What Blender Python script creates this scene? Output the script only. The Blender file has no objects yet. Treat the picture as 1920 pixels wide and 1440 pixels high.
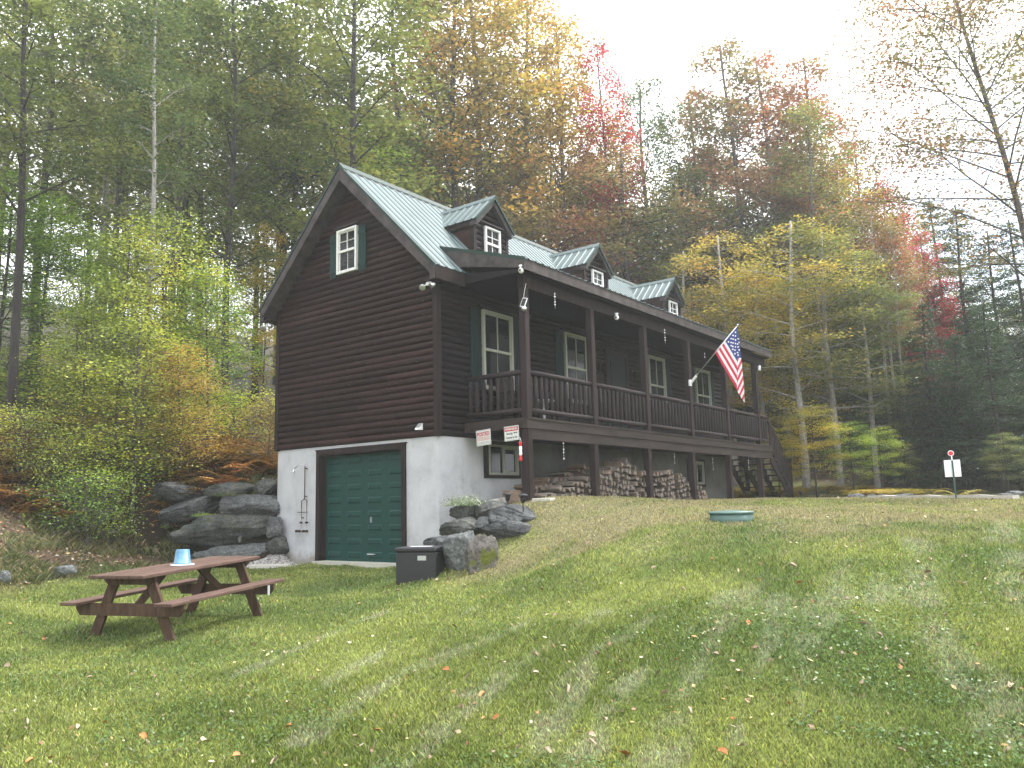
import bpy, math, random
import numpy as np
from mathutils import Vector, Matrix
rnd = random.Random(7)
RNG = np.random.default_rng(11)
PI = math.pi
SC = bpy.context.scene
COL = SC.collection

# ------------------------------------------------------------------ camera model (also used to find where things stand)
CAM = np.array([10.265, -11.141, 1.087]); YAW, PITCH, ROLL, FPX = .651, .148, -.025, 1506.2
_F = np.array([-math.sin(YAW)*math.cos(PITCH), math.cos(YAW)*math.cos(PITCH), math.sin(PITCH)])
_R = np.array([math.cos(YAW), math.sin(YAW), 0.]); _U = np.cross(_R, _F)
_R, _U = _R*math.cos(ROLL)+_U*math.sin(ROLL), _U*math.cos(ROLL)-_R*math.sin(ROLL)
def ray(u, v): return _F + _R*(u-960)/FPX - _U*(v-720)/FPX
def atd(u, v, dist):
    d = ray(u, v); return CAM + d*dist/np.hypot(d[0], d[1])
def atx(u, v, x): d = ray(u, v); return CAM + d*(x-CAM[0])/d[0]
def aty(u, v, y): d = ray(u, v); return CAM + d*(y-CAM[1])/d[1]
def project(P):
    d = np.asarray(P, float)-CAM; z = d@_F
    return 960+FPX*(d@_R)/z, 720-FPX*(d@_U)/z, z

# ------------------------------------------------------------------ terrain
CP = np.array([
 (10.3,-11.1,-.42),(7.3,-7.3,-.4),(9.6,-5.8,-.2),(4.7,-9,-.4),(13,-9,-.35),(14,-5,.1),(11,-15,-.45),(3,-14,-.5),(18,-14,-.4),
 (.6,-5.4,-.34),(-.9,-6.3,-.26),(1.5,-6.5,-.4),(3,-4,-.2),(5,-5,-.08),(7.9,-5.6,.02),
 (-2.2,-.3,-.03),(-.9,-.3,-.03),(-3.4,-.3,-.03),(-4.4,-.3,0),(-2,-2,-.09),(0,-.5,-.03),(.6,-1.3,-.06),(1.3,-2.1,-.08),(2.1,-2.5,-.09),(-1,-3.5,-.2),
 (-4.4,.4,-.2),(-2.4,.5,-.2),(-.5,.4,-.2),(-2.4,6,-.2),
 (1.52,.8,1.12),(2.3,.0,1.02),(1.4,-.2,.85),(.5,.2,.55),(.3,.9,1.0),(3.0,.9,1.04),(2.9,-1.0,.42),(2.4,-1.0,.36),(4.9,-2.7,.42),(3.5,-2.4,.05),(5.9,-.7,.79),(4.2,-.7,.82),(8,-1.8,.62),
 (1.5,3.3,1.1),(1.5,8,1.06),(1.5,12.9,1.04),(.3,3,1.12),(.3,8,1.1),(4,4,1.0),(6,3,.96),(8,2,.86),(10,1,.8),(12,-2,.5),(14,1,.75),
 (4,9,1.0),(8,8,.92),(7.2,9,.94),(12,6,.9),(1.5,15,1.06),(0,17,1.1),(6,16,.95),(2,23,1.45),(7,24,1.15),(0,28,2.6),(6,28,1.9),(-4,24,2.3),(14,16,.9),(20,5,.8),(22,20,.9),
 (-4.9,14,1.5),(-6,8,1.9),(-2,18,1.4),
 (-4.9,.45,1.55),(-5.0,-.4,.03),(-4.97,-.05,.25),(-5.5,-.75,.06),(-5.3,-.25,.5),(-6.4,-1.25,.1),(-6.2,-.6,.7),(-7.3,-1.7,.2),(-7.2,-1.1,.7),(-5.6,.1,1.6),(-6.8,-.3,1.62),(-8.2,-.9,1.62),(-4.95,-.75,.03),(-5.6,-1.1,.05),(-6.9,-1.9,.12),(-8.2,-2.4,.45),(-4.5,-2,-.05),(-3,-4,-.12),
 (-4,-6.5,.05),(-3,-9,0),(-6,-4.3,.42),(-6,-7.5,.4),(-8,-4.5,1.1),(-9.5,-3,2.3),(-9,-7,1.2),(-11,-3,3.1),(-12,-3,3.4),(-12,-7,2.6),(-10,0,2.8),(-8,3,2.3),(-14,-1,3.6),
 (-8,-12,.6),(-2,-14,-.2)])
def hill(x, y):
    s = np.maximum(-8.5 - x, 0.)
    return .27*s*(s/(s+3.))
def _kern(r): return r
_D = np.hypot(CP[:,None,0]-CP[None,:,0], CP[:,None,1]-CP[None,:,1])
_n = len(CP)
_A = np.zeros((_n+3, _n+3)); _A[:_n,:_n] = _D + np.eye(_n)*-.02
_A[:_n,_n] = 1; _A[:_n,_n+1] = CP[:,0]*.1; _A[:_n,_n+2] = CP[:,1]*.1; _A[_n:,:_n] = _A[:_n,_n:].T
_W = np.linalg.solve(_A, np.concatenate([CP[:,2]-hill(CP[:,0], CP[:,1]), [0,0,0]]))
def hz(x, y):
    x = np.asarray(x, float); y = np.asarray(y, float); sh = x.shape
    xf = x.ravel(); yf = y.ravel()
    xc = np.clip(xf, -16, 24); yc = np.clip(yf, -17, 28)
    out = np.empty(len(xf))
    for i in range(0, len(xf), 200000):
        a = xc[i:i+200000]; b = yc[i:i+200000]
        D = np.hypot(a[:,None]-CP[None,:,0], b[:,None]-CP[None,:,1])
        out[i:i+200000] = D@_W[:_n] + _W[_n] + .1*a*_W[_n+1] + .1*b*_W[_n+2]
    out = out + hill(xf, yf)
    return out.reshape(sh)
def hz1(x, y): return float(hz(np.array([x]), np.array([y]))[0])
def ground(u, v):
    d = ray(u, v); t = 3.
    tt = np.concatenate([np.arange(3, 30, .05), np.arange(30, 120, .3)])
    P = CAM[None]+d[None]*tt[:,None]
    below = P[:,2] < hz(P[:,0], P[:,1])
    i = int(np.argmax(below)) if below.any() else len(tt)-1
    return P[i]

# ------------------------------------------------------------------ noise
def _hash(ix, iy, iz, s):
    h = (ix*374761393 + iy*668265263 + iz*2147483647 + s*1274126177) & 0xffffffff
    h = ((h ^ (h >> 13))*1274126177) & 0xffffffff
    return ((h ^ (h >> 16)) & 0xffff)/65535.
def vnoise(P, scale=1., seed=0):
    P = np.asarray(P, float)*scale
    if P.shape[1] == 2: P = np.concatenate([P, np.zeros((len(P), 1))], 1)
    I = np.floor(P).astype(np.int64); f = P-I; f = f*f*(3-2*f); o = 0
    for dx in (0,1):
        for dy in (0,1):
            for dz in (0,1):
                w = (f[:,0] if dx else 1-f[:,0])*(f[:,1] if dy else 1-f[:,1])*(f[:,2] if dz else 1-f[:,2])
                o = o + w*_hash(I[:,0]+dx, I[:,1]+dy, I[:,2]+dz, seed)
    return o
def fnoise(P, scale=1., seed=0, oct=4):
    o = 0; a = .5; t = 0
    for k in range(oct):
        o = o + a*vnoise(P, scale*2**k, seed+k*17); t += a; a *= .55
    return o/t

# ------------------------------------------------------------------ materials
def newmat(name):
    m = bpy.data.materials.new(name); m.use_nodes = True
    nt = m.node_tree; bs = nt.nodes['Principled BSDF']
    return m, nt, bs
def ramp(nt, fac, cols, pos=None):
    r = nt.nodes.new('ShaderNodeValToRGB'); e = r.color_ramp.elements
    n = len(cols)
    for i, c in enumerate(cols):
        p = (pos[i] if pos else i/(n-1))
        if i < 2: el = e[i]; el.position = p
        else: el = e.new(p)
        el.color = (*c, 1)
    nt.links.new(fac, r.inputs[0]); return r.outputs[0]
def coords(nt, scale=(1,1,1), kind='Object'):
    tc = nt.nodes.new('ShaderNodeTexCoord'); mp = nt.nodes.new('ShaderNodeMapping')
    mp.inputs['Scale'].default_value = scale
    nt.links.new(tc.outputs[kind], mp.inputs[0]); return mp.outputs[0]
def noise(nt, vec, scale, detail=4, rough=.6):
    n = nt.nodes.new('ShaderNodeTexNoise'); n.inputs['Scale'].default_value = scale
    n.inputs['Detail'].default_value = detail; n.inputs['Roughness'].default_value = rough
    nt.links.new(vec, n.inputs['Vector']); return n.outputs['Fac']
def mixc(nt, fac, a, b, mode='MIX'):
    m = nt.nodes.new('ShaderNodeMix'); m.data_type = 'RGBA'; m.blend_type = mode
    for s, v in ((m.inputs[0], fac), (m.inputs[6], a), (m.inputs[7], b)):
        if isinstance(v, (int, float)): s.default_value = v
        elif isinstance(v, tuple): s.default_value = (*v, 1)
        else: nt.links.new(v, s)
    return m.outputs[2]
def math_(nt, op, a, b=0.):
    m = nt.nodes.new('ShaderNodeMath'); m.operation = op
    for s, v in ((m.inputs[0], a), (m.inputs[1], b)):
        if isinstance(v, (int, float)): s.default_value = v
        else: nt.links.new(v, s)
    return m.outputs[0]
def bump(nt, bs, h, strength=.3, dist=.02):
    b = nt.nodes.new('ShaderNodeBump'); b.inputs['Strength'].default_value = strength
    b.inputs['Distance'].default_value = dist
    nt.links.new(h, b.inputs['Height']); nt.links.new(b.outputs[0], bs.inputs['Normal'])
def noisemat(name, cols, pos=None, scale=8, stretch=(1,1,1), rough=.8, bumps=.3, bdist=.01, spec=.5, island=0., metallic=0, detail=5, kind='Object'):
    m, nt, bs = newmat(name); v = coords(nt, stretch, kind); f = noise(nt, v, scale, detail)
    c = ramp(nt, f, cols, pos)
    if island:
        g = nt.nodes.new('ShaderNodeNewGeometry')
        k = math_(nt, 'ADD', math_(nt, 'MULTIPLY', g.outputs['Random Per Island'], island), 1-island/2)
        c = mixc(nt, 1., c, k, 'MULTIPLY')
    nt.links.new(c, bs.inputs['Base Color']); bs.inputs['Roughness'].default_value = rough
    bs.inputs['Metallic'].default_value = metallic
    bs.inputs['Specular IOR Level'].default_value = spec
    if bumps: bump(nt, bs, noise(nt, v, scale*2.5, 6), bumps, bdist)
    return m
def plain(name, c, rough=.5, metallic=0, spec=.5, alpha=None):
    m, nt, bs = newmat(name); bs.inputs['Base Color'].default_value = (*c, 1)
    v = coords(nt); f = noise(nt, v, 14, 3)
    col = mixc(nt, f, tuple(x*.82 for x in c), tuple(min(1, x*1.15) for x in c))
    nt.links.new(col, bs.inputs['Base Color'])
    bs.inputs['Roughness'].default_value = rough; bs.inputs['Metallic'].default_value = metallic
    bs.inputs['Specular IOR Level'].default_value = spec
    return m
M = {}
def wood(name, dark, light, worn, stretch=(1,1,1), island=.5, wornpos=.74, rough=.62):
    m, nt, bs = newmat(name)
    v = coords(nt, stretch); f = noise(nt, v, 3.2, 6, .65)
    c = ramp(nt, f, [dark, light], [.3, .72])
    g = nt.nodes.new('ShaderNodeNewGeometry')
    k = math_(nt, 'ADD', math_(nt, 'MULTIPLY', g.outputs['Random Per Island'], island), 1-island/2)
    c = mixc(nt, 1., c, k, 'MULTIPLY')
    f2 = noise(nt, coords(nt, tuple(s*1.7 for s in stretch)), 9, 3, .5)
    w = ramp(nt, f2, [(0,0,0), (0,0,0), (1,1,1)], [0, wornpos, wornpos+.06])
    c = mixc(nt, math_(nt, 'MULTIPLY', w, .75), c, worn)
    nt.links.new(c, bs.inputs['Base Color']); bs.inputs['Roughness'].default_value = rough
    bs.inputs['Specular IOR Level'].default_value = .12
    bump(nt, bs, noise(nt, coords(nt, tuple(s*3 for s in stretch)), 12, 5), .5, .01)
    return m
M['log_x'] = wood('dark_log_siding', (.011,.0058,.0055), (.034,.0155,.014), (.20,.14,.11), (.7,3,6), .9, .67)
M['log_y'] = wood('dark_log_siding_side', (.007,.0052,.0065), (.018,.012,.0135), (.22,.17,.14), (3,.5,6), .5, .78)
M['trim'] = wood('dark_stained_trim', (.012,.008,.008), (.030,.020,.019), (.2,.15,.12), (4,4,.8), .2, .80)
M['deckwood'] = wood('weathered_deck_board', (.020,.016,.015), (.048,.037,.033), (.11,.05,.035), (3,.35,3), .25, .72)
M['fascia'] = wood('weathered_grey_fascia', (.030,.025,.025), (.085,.073,.073), (.25,.21,.18), (1.3,1.3,1.3), .2, .78)
M['rail'] = wood('round_rail_wood', (.014,.010,.012), (.036,.026,.028), (.07,.028,.022), (5,5,1.2), .5, .72)
M['post'] = wood('timber_post', (.014,.010,.010), (.036,.024,.025), (.16,.12,.10), (6,6,.5), .3, .78)
M['table'] = wood('brown_painted_picnic_wood', (.068,.042,.034), (.15,.095,.078), (.30,.22,.18), (1.2,7,7), .25, .72, .55)
M['table_leg'] = wood('weathered_table_leg_wood', (.045,.026,.018), (.11,.068,.048), (.22,.17,.13), (6,6,1.2), .25, .74)
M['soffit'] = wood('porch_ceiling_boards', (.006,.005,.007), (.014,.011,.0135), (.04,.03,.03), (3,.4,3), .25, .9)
M['stucco'] = noisemat('white_stucco', [(.34,.34,.36), (.46,.465,.495), (.52,.53,.565)], [.25,.5,.8], 1.6, rough=.92, bumps=.5, bdist=.006, spec=.2)
def stuccomat():
    m, nt, bs = newmat('white_stucco_with_stains'); v = coords(nt)
    c = ramp(nt, noise(nt, v, 1.6, 7, .65), [(.34,.34,.36), (.44,.445,.47), (.50,.51,.54)], [.28,.5,.75])
    st = ramp(nt, noise(nt, coords(nt, (2.5,2.5,.8)), 1.3, 5, .6), [(1,1,1), (1,1,1), (.86,.85,.82)], [0,.54,.74]); c = mixc(nt, 1., c, st, 'MULTIPLY')
    sp = nt.nodes.new('ShaderNodeSeparateXYZ'); nt.links.new(v, sp.inputs[0])
    z = math_(nt, 'ADD', sp.outputs[2], math_(nt, 'MULTIPLY', math_(nt, 'SUBTRACT', noise(nt, v, 3.5, 6, .7), .5), .7))
    c = mixc(nt, 1., c, ramp(nt, z, [(.62,.58,.50), (1,1,1)], [.02,.22]), 'MULTIPLY')
    cr = nt.nodes.new('ShaderNodeTexVoronoi'); cr.feature = 'DISTANCE_TO_EDGE'; cr.inputs['Scale'].default_value = .55
    w = nt.nodes.new('ShaderNodeVectorMath'); w.operation = 'ADD'; nz = nt.nodes.new('ShaderNodeTexNoise'); nz.inputs['Scale'].default_value = 4; nt.links.new(v, nz.inputs['Vector'])
    nt.links.new(v, w.inputs[0]); nt.links.new(nz.outputs['Color'], w.inputs[1]); nt.links.new(w.outputs[0], cr.inputs['Vector'])
    c = mixc(nt, 1., c, ramp(nt, cr.outputs['Distance'], [(.80,.79,.77), (1,1,1)], [0,.004]), 'MULTIPLY')
    nt.links.new(c, bs.inputs['Base Color']); bs.inputs['Roughness'].default_value = .93; bs.inputs['Specular IOR Level'].default_value = .15
    bump(nt, bs, noise(nt, v, 22, 6, .7), .5, .006); return m
M['stucco'] = stuccomat()
def metalroof():
    m, nt, bs = newmat('green_metal_roofing')
    v = coords(nt, (1,1,1)); f = noise(nt, v, 1.3, 5)
    c = ramp(nt, f, [(.050,.080,.080), (.082,.118,.122)], [.3,.75])
    nt.links.new(c, bs.inputs['Base Color']); bs.inputs['Roughness'].default_value = .46
    bs.inputs['Metallic'].default_value = .25; bs.inputs['Specular IOR Level'].default_value = .7
    return m
M['metal'] = metalroof()
M['block'] = noisemat('shade_grey_foundation', [(.055,.055,.050), (.11,.11,.10), (.16,.16,.15)], [.25,.5,.8], 1.8, rough=.95, bumps=.4)  # wall grey with the shade under the deck put into it
M['greentrim'] = plain('green_metal_trim', (.016,.036,.030), .5, 0, .2)
M['green'] = plain('green_garage_paint', (.006,.042,.036), .5, 0, .2)
M['shutter'] = plain('green_shutter_paint', (.014,.038,.034), .7, 0, .15)
M['white'] = plain('white_window_vinyl', (.62,.62,.60), .45)
M['cream'] = plain('aged_window_vinyl', (.27,.28,.23), .5)
M['glass'] = plain('dark_window_glass', (.007,.010,.011), .05, 0, .28)
M['silver'] = plain('galvanised_metal', (.55,.56,.58), .28, .9)
M['black'] = plain('black_plastic', (.012,.012,.013), .45)
M['iron'] = plain('rusty_pipe', (.07,.045,.035), .55, .6)
M['greybox'] = plain('grey_resin', (.030,.030,.034), .55, 0, .25)
M['whitepl'] = plain('white_plastic', (.8,.8,.82), .4)
M['blue'] = noisemat('pale_blue_plastic', [(.05,.17,.30), (.13,.27,.38)], [.35,.65], 9, rough=.35, bumps=0)
M['red'] = plain('red_fabric', (.55,.02,.035), .7)
M['redprint'] = plain('red_print', (.42,.02,.03), .6)
M['blackprint'] = plain('black_print', (.02,.02,.02), .6)
M['signwhite'] = plain('white_sign_face', (.62,.62,.60), .5)
M['reflector'] = plain('red_reflector', (.65,.02,.02), .25)
M['postgreen'] = plain('green_steel_post', (.02,.07,.05), .5)
M['concrete'] = noisemat('pale_concrete', [(.32,.31,.27), (.52,.50,.44)], None, 12, rough=.9)
M['lidgreen'] = noisemat('green_septic_lid', [(.035,.085,.07), (.075,.14,.12)], None, 5, rough=.45, bumps=.1)
M['timber'] = noisemat('weathered_edging_timber', [(.14,.10,.075), (.50,.47,.41)], [.28,.42], 4, (1,8,8), rough=.85)
def rockmat(name, cols, pos, moss=None, msc=3, mpos=(.52,.62)):
    m, nt, bs = newmat(name); v = coords(nt)
    f = noise(nt, v, 2.2, 8, .68); c = ramp(nt, f, cols, pos)
    sp = noise(nt, v, 24, 6, .7); c = mixc(nt, 1., c, ramp(nt, sp, [(.45,.45,.45), (1.,1.,1.), (1.9,1.9,1.85)], [.3,.5,.72]), 'MULTIPLY')
    if moss:
        g = noise(nt, v, msc, 5, .6); w = ramp(nt, g, [(0,0,0), (1,1,1)], list(mpos))
        c = mixc(nt, w, c, mixc(nt, sp, tuple(x*.5 for x in moss), tuple(x*1.4 for x in moss)))
    nt.links.new(c, bs.inputs['Base Color']); bs.inputs['Roughness'].default_value = .82
    bs.inputs['Specular IOR Level'].default_value = .35
    bump(nt, bs, noise(nt, v, 7, 9, .78), 1., .09)
    return m
M['rock'] = rockmat('dark_slate_boulder', [(.020,.022,.023), (.075,.079,.082), (.19,.20,.205)], [.3,.52,.78])
M['rock_mid'] = rockmat('grey_slate_boulder', [(.030,.032,.033), (.10,.104,.106), (.22,.225,.225)], [.3,.5,.76])
M['rock_pale'] = rockmat('pale_grey_boulder', [(.07,.075,.075), (.15,.16,.16), (.27,.28,.28)], [.3,.5,.75])
M['rock_moss'] = rockmat('mossy_boulder', [(.05,.045,.04), (.12,.11,.10), (.23,.22,.21)], [.3,.5,.75], (.15,.17,.02), 2.6, (.52,.60))
M['rock_lichen'] = rockmat('lichen_boulder', [(.03,.035,.03), (.085,.09,.085), (.19,.19,.175)], [.3,.52,.78], (.09,.10,.05), 5, (.56,.70))
M['bark'] = noisemat('grey_brown_bark', [(.030,.026,.023), (.085,.075,.068), (.16,.145,.13)], [.3,.52,.78], 5, (3,3,.6), rough=.95, bumps=.6, bdist=.03)
M['bark_dark'] = noisemat('dark_bark', [(.016,.013,.013), (.05,.042,.040)], [.3,.75], 5, (3,3,.6), rough=.95, bumps=.6, bdist=.03)
M['bark_pale'] = noisemat('pale_grey_bark', [(.10,.095,.085), (.26,.245,.225), (.40,.385,.36)], [.25,.5,.75], 4, (3,3,1.2), rough=.9, bumps=.5, bdist=.02)
M['firewood_grey'] = noisemat('weathered_split_firewood', [(.030,.025,.022), (.12,.097,.08), (.25,.205,.165)], [.3,.5,.75], 9, (.8,4,4), rough=.95, bumps=.5)
M['firewood_tan'] = noisemat('fresh_split_firewood', [(.07,.048,.034), (.16,.11,.078), (.22,.165,.12)], [.3,.5,.75], 7, (.8,4,4), rough=.9, bumps=.5)
def leafmat(name, cols, pos=None, trans=.5, clump=.9, rough=.6, bright=1.68):
    """cols: ramp picked by each leaf (island) blended with a slow noise so clumps differ"""
    m, nt, bs = newmat(name)
    g = nt.nodes.new('ShaderNodeNewGeometry')
    oi = nt.nodes.new('ShaderNodeObjectInfo')
    tc = nt.nodes.new('ShaderNodeTexCoord')
    add = nt.nodes.new('ShaderNodeVectorMath'); add.operation = 'ADD'
    sc = math_(nt, 'MULTIPLY', oi.outputs['Random'], 57.)
    nt.links.new(tc.outputs['Object'], add.inputs[0]); nt.links.new(sc, add.inputs[1])
    n = noise(nt, add.outputs[0], .33*clump, 3, .6)
    f = math_(nt, 'ADD', math_(nt, 'MULTIPLY', g.outputs['Random Per Island'], .38), math_(nt, 'MULTIPLY', math_(nt, 'SUBTRACT', n, .5), 2.0))
    f = math_(nt, 'ADD', f, .31)
    f = math_(nt, 'ADD', f, math_(nt, 'MULTIPLY', math_(nt, 'SUBTRACT', oi.outputs['Random'], .5), .25))
    c = ramp(nt, f, [tuple(x*bright for x in q) for q in cols], pos)
    r2 = math_(nt, 'FRACT', math_(nt, 'MULTIPLY', g.outputs['Random Per Island'], 37.7))
    k = math_(nt, 'ADD', math_(nt, 'MULTIPLY', r2, .7), .65)
    c = mixc(nt, 1., c, k, 'MULTIPLY')
    nt.nodes.remove(bs)
    out = nt.nodes['Material Output']
    d = nt.nodes.new('ShaderNodeBsdfDiffuse'); t = nt.nodes.new('ShaderNodeBsdfTranslucent')
    gl = nt.nodes.new('ShaderNodeBsdfGlossy'); gl.inputs['Roughness'].default_value = .45
    mx = nt.nodes.new('ShaderNodeMixShader'); mx.inputs[0].default_value = trans
    mg = nt.nodes.new('ShaderNodeMixShader'); mg.inputs[0].default_value = .04
    nt.links.new(c, d.inputs[0]); nt.links.new(mixc(nt, 1., c, (1.25,1.2,.8), 'MULTIPLY'), t.inputs[0])
    nt.links.new(d.outputs[0], mx.inputs[1]); nt.links.new(t.outputs[0], mx.inputs[2])
    nt.links.new(mx.outputs[0], mg.inputs[1]); nt.links.new(gl.outputs[0], mg.inputs[2])
    nt.links.new(mg.outputs[0], out.inputs[0])
    return m
G1, G2, G3 = (.034,.052,.020), (.066,.086,.030), (.105,.145,.035)
L = dict(
 green=leafmat('green_forest_leaves', [G1, G2, (.088,.104,.034), (.125,.122,.038)], [.1,.45,.75,1.0]),
 deepgreen=leafmat('deep_green_leaves', [(.022,.037,.020), (.044,.066,.032), (.070,.090,.040)], [.1,.5,.95]),
 olive=leafmat('olive_turning_leaves', [(.055,.078,.030), (.100,.120,.042), (.16,.155,.050), (.23,.165,.048)], [.1,.45,.8,1.0]),
 gold=leafmat('golden_autumn_leaves', [(.080,.095,.036), (.16,.15,.046), (.25,.19,.050), (.29,.165,.046)], [.05,.35,.65,1.0]),
 orange=leafmat('orange_autumn_leaves', [(.07,.07,.028), (.14,.105,.034), (.22,.14,.04), (.25,.115,.035)], [.05,.35,.65,1.0]),
 red=leafmat('crimson_maple_leaves', [(.08,.035,.028), (.21,.028,.036), (.31,.04,.055)], [.0,.35,.9]),
 maroon=leafmat('thin_maroon_and_olive_leaves', [(.065,.078,.038), (.105,.100,.050), (.155,.095,.058), (.23,.07,.05)], [.1,.4,.65,1.0]),
 hemlock=leafmat('dark_hemlock_needles', [(.012,.026,.016), (.024,.045,.024), (.045,.07,.032)], [.1,.5,.95], .3, .9, .6, 1.8),
 bright=leafmat('bright_green_shrub_leaves', [(.045,.09,.018), (.10,.17,.028), (.19,.25,.036), (.29,.29,.045)], [.1,.4,.7,1.0], .45),
 yellowgreen=leafmat('yellow_green_sapling_leaves', [(.075,.11,.028), (.16,.20,.042), (.27,.27,.05), (.38,.30,.045)], [.05,.4,.7,1.0], .42),
 yellow=leafmat('bright_yellow_leaves', [(.10,.115,.022), (.22,.20,.028), (.33,.25,.032), (.33,.18,.028)], [.05,.35,.7,1.0], .45),
 fern=leafmat('rusty_dying_ferns', [(.05,.045,.02), (.13,.08,.03), (.25,.135,.045), (.30,.10,.04)], [.05,.4,.7,1.0], .3, 2.5),
 fernyellow=leafmat('yellow_dying_ferns', [(.08,.085,.02), (.19,.155,.032), (.31,.22,.045), (.31,.16,.04)], [.05,.4,.7,1.0], .35, 2.),
 herb=leafmat('grey_green_herb_leaves', [(.05,.07,.04), (.10,.13,.08), (.18,.21,.14)], [.1,.5,.9], .2, 3),
)

# ------------------------------------------------------------------ mesh builder
class MB:
    def __init__(s): s.v = []; s.f = []; s.m = []; s.n = 0; s.cur = 0
    def add(s, V, F):
        V = np.asarray(V, float); b = s.n
        s.v.append(V); s.n += len(V)
        for q in F: s.f.append(tuple(int(i)+b for i in q)); s.m.append(s.cur)
        return s
    def box(s, x0, x1, y0, y1, z0, z1):
        V = [(x, y, z) for z in (z0, z1) for y in (y0, y1) for x in (x0, x1)]
        return s.add(V, [(0,2,3,1), (4,5,7,6), (0,1,5,4), (2,6,7,3), (0,4,6,2), (1,3,7,5)])
    def bevbox(s, x0, x1, y0, y1, z0, z1, b=.008):
        # box with its vertical and horizontal edges chamfered: three stacked rings
        V = []; 
        for z, ins in ((z0, b), (z0+b, 0), (z1-b, 0), (z1, b)):
            V += [(x0+ins+ (b if not ins else 0), y0+ins, z), (x1-ins-(b if not ins else 0), y0+ins, z), (x1-ins, y0+ins+(b if not ins else 0), z), (x1-ins, y1-ins-(b if not ins else 0), z),
                  (x1-ins-(b if not ins else 0), y1-ins, z), (x0+ins+(b if not ins else 0), y1-ins, z), (x0+ins, y1-ins-(b if not ins else 0), z), (x0+ins, y0+ins+(b if not ins else 0), z)]
        F = [tuple(range(7, -1, -1)), tuple(range(24, 32))]
        for k in range(3):
            for i in range(8): j = (i+1) % 8; F.append((k*8+i, k*8+j, k*8+8+j, k*8+8+i))
        return s.add(V, F)
    def prism(s, poly, ext):
        P = np.asarray(poly, float); E = np.asarray(ext, float); n = len(P)
        F = [tuple(range(n-1, -1, -1)), tuple(range(n, 2*n))] + [(i, (i+1) % n, n+(i+1) % n, n+i) for i in range(n)]
        return s.add(np.concatenate([P, P+E]), F)
    def beam(s, a, b, w, h, up=(0,0,1)):
        a = np.asarray(a, float); b = np.asarray(b, float); d = b-a; d /= np.linalg.norm(d)
        x = np.cross(d, up); x /= np.linalg.norm(x); z = np.cross(x, d)
        P = [a+x*i*w/2+z*j*h/2 for i, j in ((-1,-1), (1,-1), (1,1), (-1,1))]
        return s.prism(P, b-a)
    def tube(s, pts, rad, n=8, cap=True, closed=False):
        pts = np.asarray(pts, float); rad = np.broadcast_to(np.asarray(rad, float), (len(pts),))
        T = np.gradient(pts, axis=0); T /= np.linalg.norm(T, axis=1)[:,None]+1e-12
        ref = np.array([0,0,1.]) if abs(T[0][2]) < .9 else np.array([1.,0,0])
        V = []
        for p, t, r in zip(pts, T, rad):
            x = np.cross(ref, t); x /= np.linalg.norm(x)+1e-12; y = np.cross(t, x); ref = np.cross(t, x)*1. if False else ref
            for k in range(n): a = 2*PI*k/n; V.append(p+r*(x*math.cos(a)+y*math.sin(a)))
        F = []
        for i in range(len(pts)-1):
            for k in range(n): j = (k+1) % n; F.append((i*n+k, i*n+j, i*n+n+j, i*n+n+k))
        if cap: F.append(tuple(range(n-1, -1, -1))); F.append(tuple(range((len(pts)-1)*n, len(pts)*n)))
        return s.add(V, F)
    def lathe(s, prof, c=(0,0,0), n=20, axis='z', cap=True):
        V = []
        for r, h in prof:
            for k in range(n):
                a = 2*PI*k/n
                q = (r*math.cos(a), r*math.sin(a), h) if axis == 'z' else ((h, r*math.cos(a), r*math.sin(a)) if axis == 'x' else (r*math.cos(a), h, r*math.sin(a)))
                V.append((q[0]+c[0], q[1]+c[1], q[2]+c[2]))
        F = []
        for i in range(len(prof)-1):
            for k in range(n): j = (k+1) % n; F.append((i*n+k, i*n+j, i*n+n+j, i*n+n+k))
        if cap: F.append(tuple(range(n-1, -1, -1))); F.append(tuple(range((len(prof)-1)*n, len(prof)*n)))
        return s.add(V, F)
    def xform(s, Mx):
        R = np.array(Mx.to_3x3()); t = np.array(Mx.to_translation())
        s.v = [v@R.T+t for v in s.v]; return s
    def mesh(s, name, mats, smooth=False):
        me = bpy.data.meshes.new(name)
        V = np.concatenate(s.v) if s.v else np.zeros((0,3))
        me.from_pydata(V.tolist(), [], s.f)
        if not isinstance(mats, (list, tuple)): mats = [mats]
        for m in mats: me.materials.append(m)
        if len(mats) > 1: me.polygons.foreach_set('material_index', s.m)
        if smooth: me.polygons.foreach_set('use_smooth', [True]*len(s.f))
        me.update(); return me
    def build(s, name, mats, parent=None, smooth=False):
        return link(name, s.mesh(name, mats, smooth), parent)
def link(name, me, parent=None):
    o = bpy.data.objects.new(name, me); COL.objects.link(o)
    if parent is not None:
        o.parent = parent
        if parent.location.length or parent.rotation_euler.z:
            pass
    return o
def quadmesh(name, V, mat, cols=None, smooth=False):
    """V (N,4,3) quads"""
    N = len(V); me = bpy.data.meshes.new(name)
    me.vertices.add(N*4); me.vertices.foreach_set('co', np.ascontiguousarray(V.reshape(-1), dtype=np.float32))
    me.loops.add(N*4); me.loops.foreach_set('vertex_index', np.arange(N*4, dtype=np.int32))
    me.polygons.add(N); me.polygons.foreach_set('loop_start', np.arange(0, N*4, 4, dtype=np.int32))
    me.polygons.foreach_set('loop_total', np.full(N, 4, dtype=np.int32))
    me.materials.append(mat)
    if cols is not None:
        a = me.color_attributes.new('tint', 'FLOAT_COLOR', 'POINT')
        c = np.ones((N, 4, 4), np.float32); c[:,:,:3] = cols[:,None,:] if cols.ndim == 2 else cols
        a.data.foreach_set('color', c.reshape(-1))
    me.update(); me.validate(); return me
def tag(o, label, cat, group=None, kind=None):
    if label: o['label'] = label
    if cat: o['category'] = cat
    if group: o['group'] = group
    if kind: o['kind'] = kind
    return o
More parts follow.
